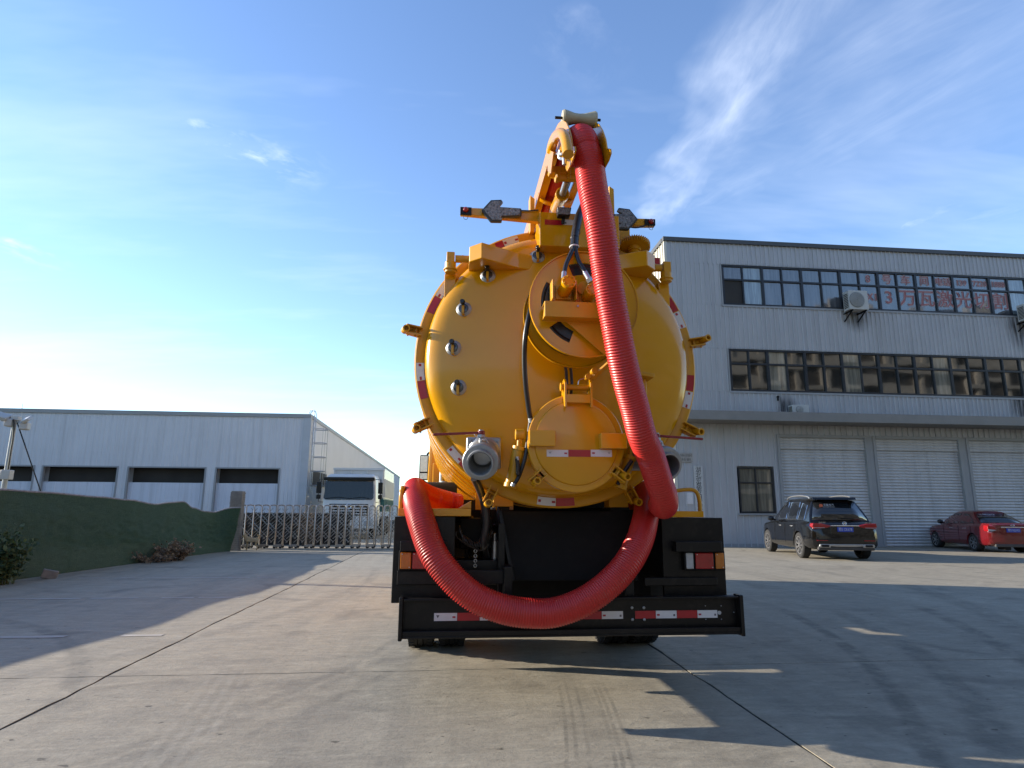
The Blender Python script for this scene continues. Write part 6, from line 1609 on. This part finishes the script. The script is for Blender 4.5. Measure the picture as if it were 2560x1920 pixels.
# --- black SUV
s2 = 300/2212
def S8(x, y): return ((1900+x*s2)*.8641, (1220+y*s2)*.8641)
RL, RRp = gnd(S8(775, 1290)), gnd(S8(1930, 1297)); mid = (RL+RRp)/2
hd_ = radians(10.5)
SUV = dict(L=4.92, W=.985, R=.375, ya=.98, yf=3.97, paint='carblack', crown=.03, spokes=9, trimr=.011, wintrim='chrome',
    body=[(0, .80, .36, .80, .92), (.05, .90, .33, .86, 1.00), (.25, .955, .30, .98, 1.08), (.8, .985, .27, 1.02, 1.10), (2.5, .975, .26, 1.02, 1.08), (3.6, .975, .26, .99, 1.05), (4.3, .95, .28, .93, .99), (4.75, .86, .33, .80, .86), (4.92, .70, .40, .68, .74)],
    glass=0, stations=[(.26, .86, 1.05, .62, 1.66, .62), (.75, .90, 1.06, .66, 1.70, .95), (1.6, .91, 1.06, .68, 1.74, 1.7), (2.5, .91, 1.06, .67, 1.73, 2.35), (3.62, .86, 1.04, .62, 1.64, 2.85)],
    sidewin=[(.62, 1.12, 0, 0), (1.18, 2.02, 0, 0), (2.10, 3.02, 0, 0)], winpoly=lambda a, b: [(a+.02, .12), (b-.02, .10), (b-.06 if b < 2.5 else b-.42, .86), (a+.10, .90 if a > .7 else .80)],
    mirror=(3.05, 1.14), handles=(1.50, 2.55), hz=.93, seams=(1.22, 2.12, 3.1), sillz=.42)
org = mid - Vector((sin(hd_), cos(hd_), 0))*SUV['ya']
suv, rs, gp, st = car('suv', 'black SUV with silver roof rails parked in front of the first roller shutter', 'car', (org.x, org.y, 0), -hd_, SUV)
def P(name, b, m, par, bevel=.006, smooth=38): return b.build(name, M[m], par, bevel, smooth=smooth, local=True)
for s_ in (-1, 1):
    P('roof_rail', MB().tube(spline([(s_*.60, .80, 1.75), (s_*.61, .95, 1.81), (s_*.63, 1.5, 1.85), (s_*.63, 2.2, 1.84), (s_*.62, 2.6, 1.79), (s_*.60, 2.72, 1.73)], .05), .020, 8), 'trimsilver', suv, 0)
    b = MB().prism([(s_*.30, .96), (s_*.62, 1.03), (s_*.88, 1.04), (s_*.90, .95), (s_*.86, .88), (s_*.55, .90)], -.015, .20, 'y')
    tl = P('tail_light', b, 'redlens', suv, .02, 0)
    P('lens_strip', MB().box(min(s_*.56, s_*.86), max(s_*.56, s_*.86), -.022, -.014, .905, .918), 'clearlens', tl, .002, 0)
    P('reflector', MB().box(min(s_*.50, s_*.80), max(s_*.50, s_*.80), -.022, .06, .545, .565), 'redlens', suv, .003, 0)
    e = MB().prism([(s_*.42-.13, .36), (s_*.42+.13, .36), (s_*.42+.16, .40), (s_*.42+.13, .455), (s_*.42-.13, .455), (s_*.42-.16, .40)], -.065, .04, 'y')
    e2 = MB().prism([(s_*.60-.14, .36), (s_*.60+.14, .36), (s_*.60+.16, .405), (s_*.60+.14, .455), (s_*.60-.14, .455), (s_*.60-.16, .405)], -.060, .06, 'y')
    ex = P('exhaust_tip', e2, 'trimsilver', suv, .012, 0)
    P('opening', MB().prism([(s_*.60-.09, .375), (s_*.60+.09, .375), (s_*.60+.11, .405), (s_*.60+.09, .44), (s_*.60-.09, .44), (s_*.60-.11, .405)], -.062, -.0605, 'y'), 'dark', ex, 0, 0)
P('skid_plate', MB().prism([(-.48, .455), (.48, .455), (.44, .40), (.25, .385), (-.25, .385), (-.44, .40)], -.045, .05, 'y'), 'trimsilver', suv, .01, 0)
P('lower_valance', MB().box(-.78, .78, -.01, .12, .28, .40), 'plasticgrey', suv, .03, 0)
P('chrome_bar', MB().prism([(-.36, .985), (.36, .985), (.42, .965), (.34, .958), (-.34, .958), (-.42, .965)], -.035, .02, 'y'), 'chrome', suv, .004, 0)
pl_ = P('number_plate', MB().box(-.22, .22, -.045, -.015, .80, .93), 'plateblue', suv, .004, 0)
text_obj('lettering', '鄂S CK678', .105, M['white_ink'], pl_, (0, -.0465, .865), local=True, sx=.78)
P('plate_recess', MB().box(-.40, .40, -.018, .02, .74, .955), 'carblack', suv, .02, 0)
em = MB().lathe([(.042, 0), (.048, .006), (.054, 0), (.048, -.006)], (0, -.02, 1.035), (0, 1, 0), 28, True)
for k in range(3):
    a = pi/2+2*pi*k/3; em.prism([(0.012*cos(a+pi/2), 1.035+.012*sin(a+pi/2)), (.046*cos(a), 1.035+.046*sin(a)), (.012*cos(a-pi/2), 1.035+.012*sin(a-pi/2))], -.025, -.017, 'y')
P('emblem', em, 'chrome', suv, 0)
text_obj('lettering', 'GLE 350', .055, M['chrome'], suv, (-.62, -.004, 1.055), local=True)
text_obj('lettering', '4MATIC', .045, M['chrome'], suv, (.66, -.004, 1.055), local=True)
q = gp(st[0], .80)
stk = P('sticker', MB().cyl((-.40, q.y-.032, q.z), (-.40, q.y-.036, q.z), .052, n=20), 'orange_film', rs, 0)
text_obj('lettering', '宏磊专汽', .075, M['white_ink'], stk, (-.18, q.y-.034, q.z+.022), local=True, rot=(pi/2-.35, 0, 0))
text_obj('lettering', 'HONGLEI MOTORS', .040, M['white_ink'], stk, (-.18, q.y-.048, q.z-.035), local=True, rot=(pi/2-.35, 0, 0))
qa = gp(st[0], .12)
P('wiper', MB().bar((.0, qa.y-.04, qa.z+.05), (.42, qa.y-.03, qa.z+.03), .02, .03), 'black', rs, .004, 0)
P('spoiler', MB().prism([(.50, 1.72), (.66, 1.71), (.72, 1.77), (.56, 1.79)], -.62, .62, 'x'), 'carblack', suv, .01, 0)
# --- dark red saloon
s3 = 240/2212
def S9(x, y): return ((2320+x*s3)*.8641, (1240+y*s3)*.8641)
SED = dict(L=4.37, W=.85, R=.305, ya=.92, yf=3.49, paint='carred', crown=.025, spokes=7, trimr=.008, wintrim='black',
    body=[(0, .70, .30, .70, .93), (.05, .78, .26, .76, .98), (.25, .825, .22, .86, 1.00), (.9, .85, .20, .90, .97), (2.3, .84, .20, .90, .93), (3.2, .835, .20, .86, .90), (3.8, .80, .22, .80, .84), (4.2, .72, .26, .68, .72), (4.37, .58, .32, .58, .62)],
    glass=0, stations=[(.52, .72, .97, .52, 1.34, 1.18), (1.1, .77, .95, .545, 1.385, 1.45), (1.8, .785, .93, .555, 1.40, 1.9), (2.4, .775, .92, .54, 1.385, 2.25), (3.25, .72, .90, .50, 1.32, 2.55)],
    sidewin=[(1.00, 1.72, 0, 0), (1.80, 2.75, 0, 0)], winpoly=lambda a, b: [(a+.02 if a > 1.2 else a-.12, .10), (b-.02, .10), (b-.08 if b < 2 else b-.48, .85), (a+.04 if a > 1.2 else a+.35, .85)],
    mirror=(2.72, 1.02), handles=(1.35, 2.25), hz=.80, seams=(.98, 1.76, 2.78), sillz=.34)
c0_ = gnd(S9(880, 1275)); c0_.x += .45; hr_ = radians(13)
ex_ = Vector((cos(hr_), -sin(hr_), 0)); ey_ = Vector((sin(hr_), cos(hr_), 0))
org = c0_ + ex_*(SED['W']-.13) - ey_*SED['ya']
sed, rs2, gp2, st2 = car('saloon', 'dark red saloon car parked in front of the third roller shutter', 'car', (org.x, org.y, 0), -hr_, SED)
for s_ in (-1, 1):
    tl = P('tail_light', MB().prism([(s_*.50, .84), (s_*.60, .90), (s_*.80, .93), (s_*.815, .80), (s_*.80, .72), (s_*.62, .74)], -.012, .25, 'y'), 'redlens', sed, .02, 0)
    P('lens', MB().prism([(s_*.53, .775), (s_*.80, .80), (s_*.80, .73), (s_*.62, .74)], -.020, -.010, 'y'), 'clearlens', tl, .004, 0)
P('chrome_bar', MB().box(-.38, .38, -.030, .01, .858, .885), 'chrome', sed, .006, 0)
pl2 = P('number_plate', MB().box(-.22, .22, -.035, -.006, .70, .83), 'plateblue', sed, .004, 0)
text_obj('lettering', '鄂S N2192', .105, M['white_ink'], pl2, (0, -.0365, .765), local=True, sx=.78)
em = MB().lathe([(.030, 0), (.034, .005), (.038, 0), (.034, -.005)], (0, 0, 0), (0, 1, 0), 24, True)
eo = P('emblem', em, 'chrome', sed, 0); eo.matrix_basis = Matrix.Translation((0, -.012, .935)) @ Matrix.Diagonal((1.7, 1, 1, 1))
text_obj('lettering', 'H', .055, M['chrome'], eo, (0, -.004, 0), local=True)
text_obj('lettering', 'VERNA', .045, M['chrome'], sed, (-.58, .0, .955), local=True)
q = gp2(st2[0], .86)
text_obj('lettering', '外 宏磊专用汽车', .07, M['white_ink'], rs2, (-.16, q.y-.03, q.z+.012), local=True, rot=(pi/2-.9, 0, 0))
P('bumper_trim', MB().box(-.62, .62, -.012, .1, .20, .30), 'plasticgrey', sed, .02, 0)
P('tow_cover', MB().box(-.30, -.12, .02, .5, .10, .22), 'black_matt', sed, .02, 0)

# ------------------------------------------------------------------ unfinished concrete block across the yard, seen in the window reflections
M['rawconc'] = mat('raw_concrete', (.36, .335, .295), .8, 0, 0, .15, .8, coordw=True, dirt=.1)
M['rawinf'] = mat('infill_wall', (.05, .045, .04), .85, 0, 0, .2, .7, coordw=True)
ob = thing('concrete_block', 'tall unfinished concrete frame building across the yard, reflected in the factory windows', 'building', (45, -24, 0))
BYk = -22.
fm_ = MB().box(0, 0.55, BYk-.4, BYk, 0, 27).mesh('column', M['rawconc'], 0)
sl_ = MB().box(8, 84, BYk-.2, BYk+.25, 0, .55).mesh('floor_beam', M['rawconc'], 0)
for k in range(19): inst(fm_, 'column', ob, Matrix.Translation((8+k*4.2, 0, 0)))
for k in range(8): inst(sl_, 'floor_beam', ob, Matrix.Translation((0, 0, 3.4+k*3.1)))
MB().box(8, 84, BYk-10, BYk-.5, 0, 26.5).build('back_wall', M['rawinf'], ob, smooth=0)
iw = MB().box(.55, 4.2, BYk-.35, BYk-.2, 0, 1.0).mesh('parapet_panel', M['rawconc'], 0); rq = random.Random(5)
for k in range(18):
    for f in range(8):
        if rq.random() < .55: inst(iw, 'parapet_panel', ob, Matrix.Translation((8+k*4.2, 0, .0 if f == 0 else 3.95+(f-1)*3.1)))
sh = thing('workshop', 'long low cream workshop across the yard behind the camera', 'building', (-20, -26, 0))
clad_wall(sh, -70, 8, 0, 0, 7.5, M['clad_cream'], .4, 2.0, pi, (-62, -25, 0))
MB().box(-70, 7, -45, -25.2, 0, 7.4).build('wall', M['trim_grey'], sh, smooth=0)
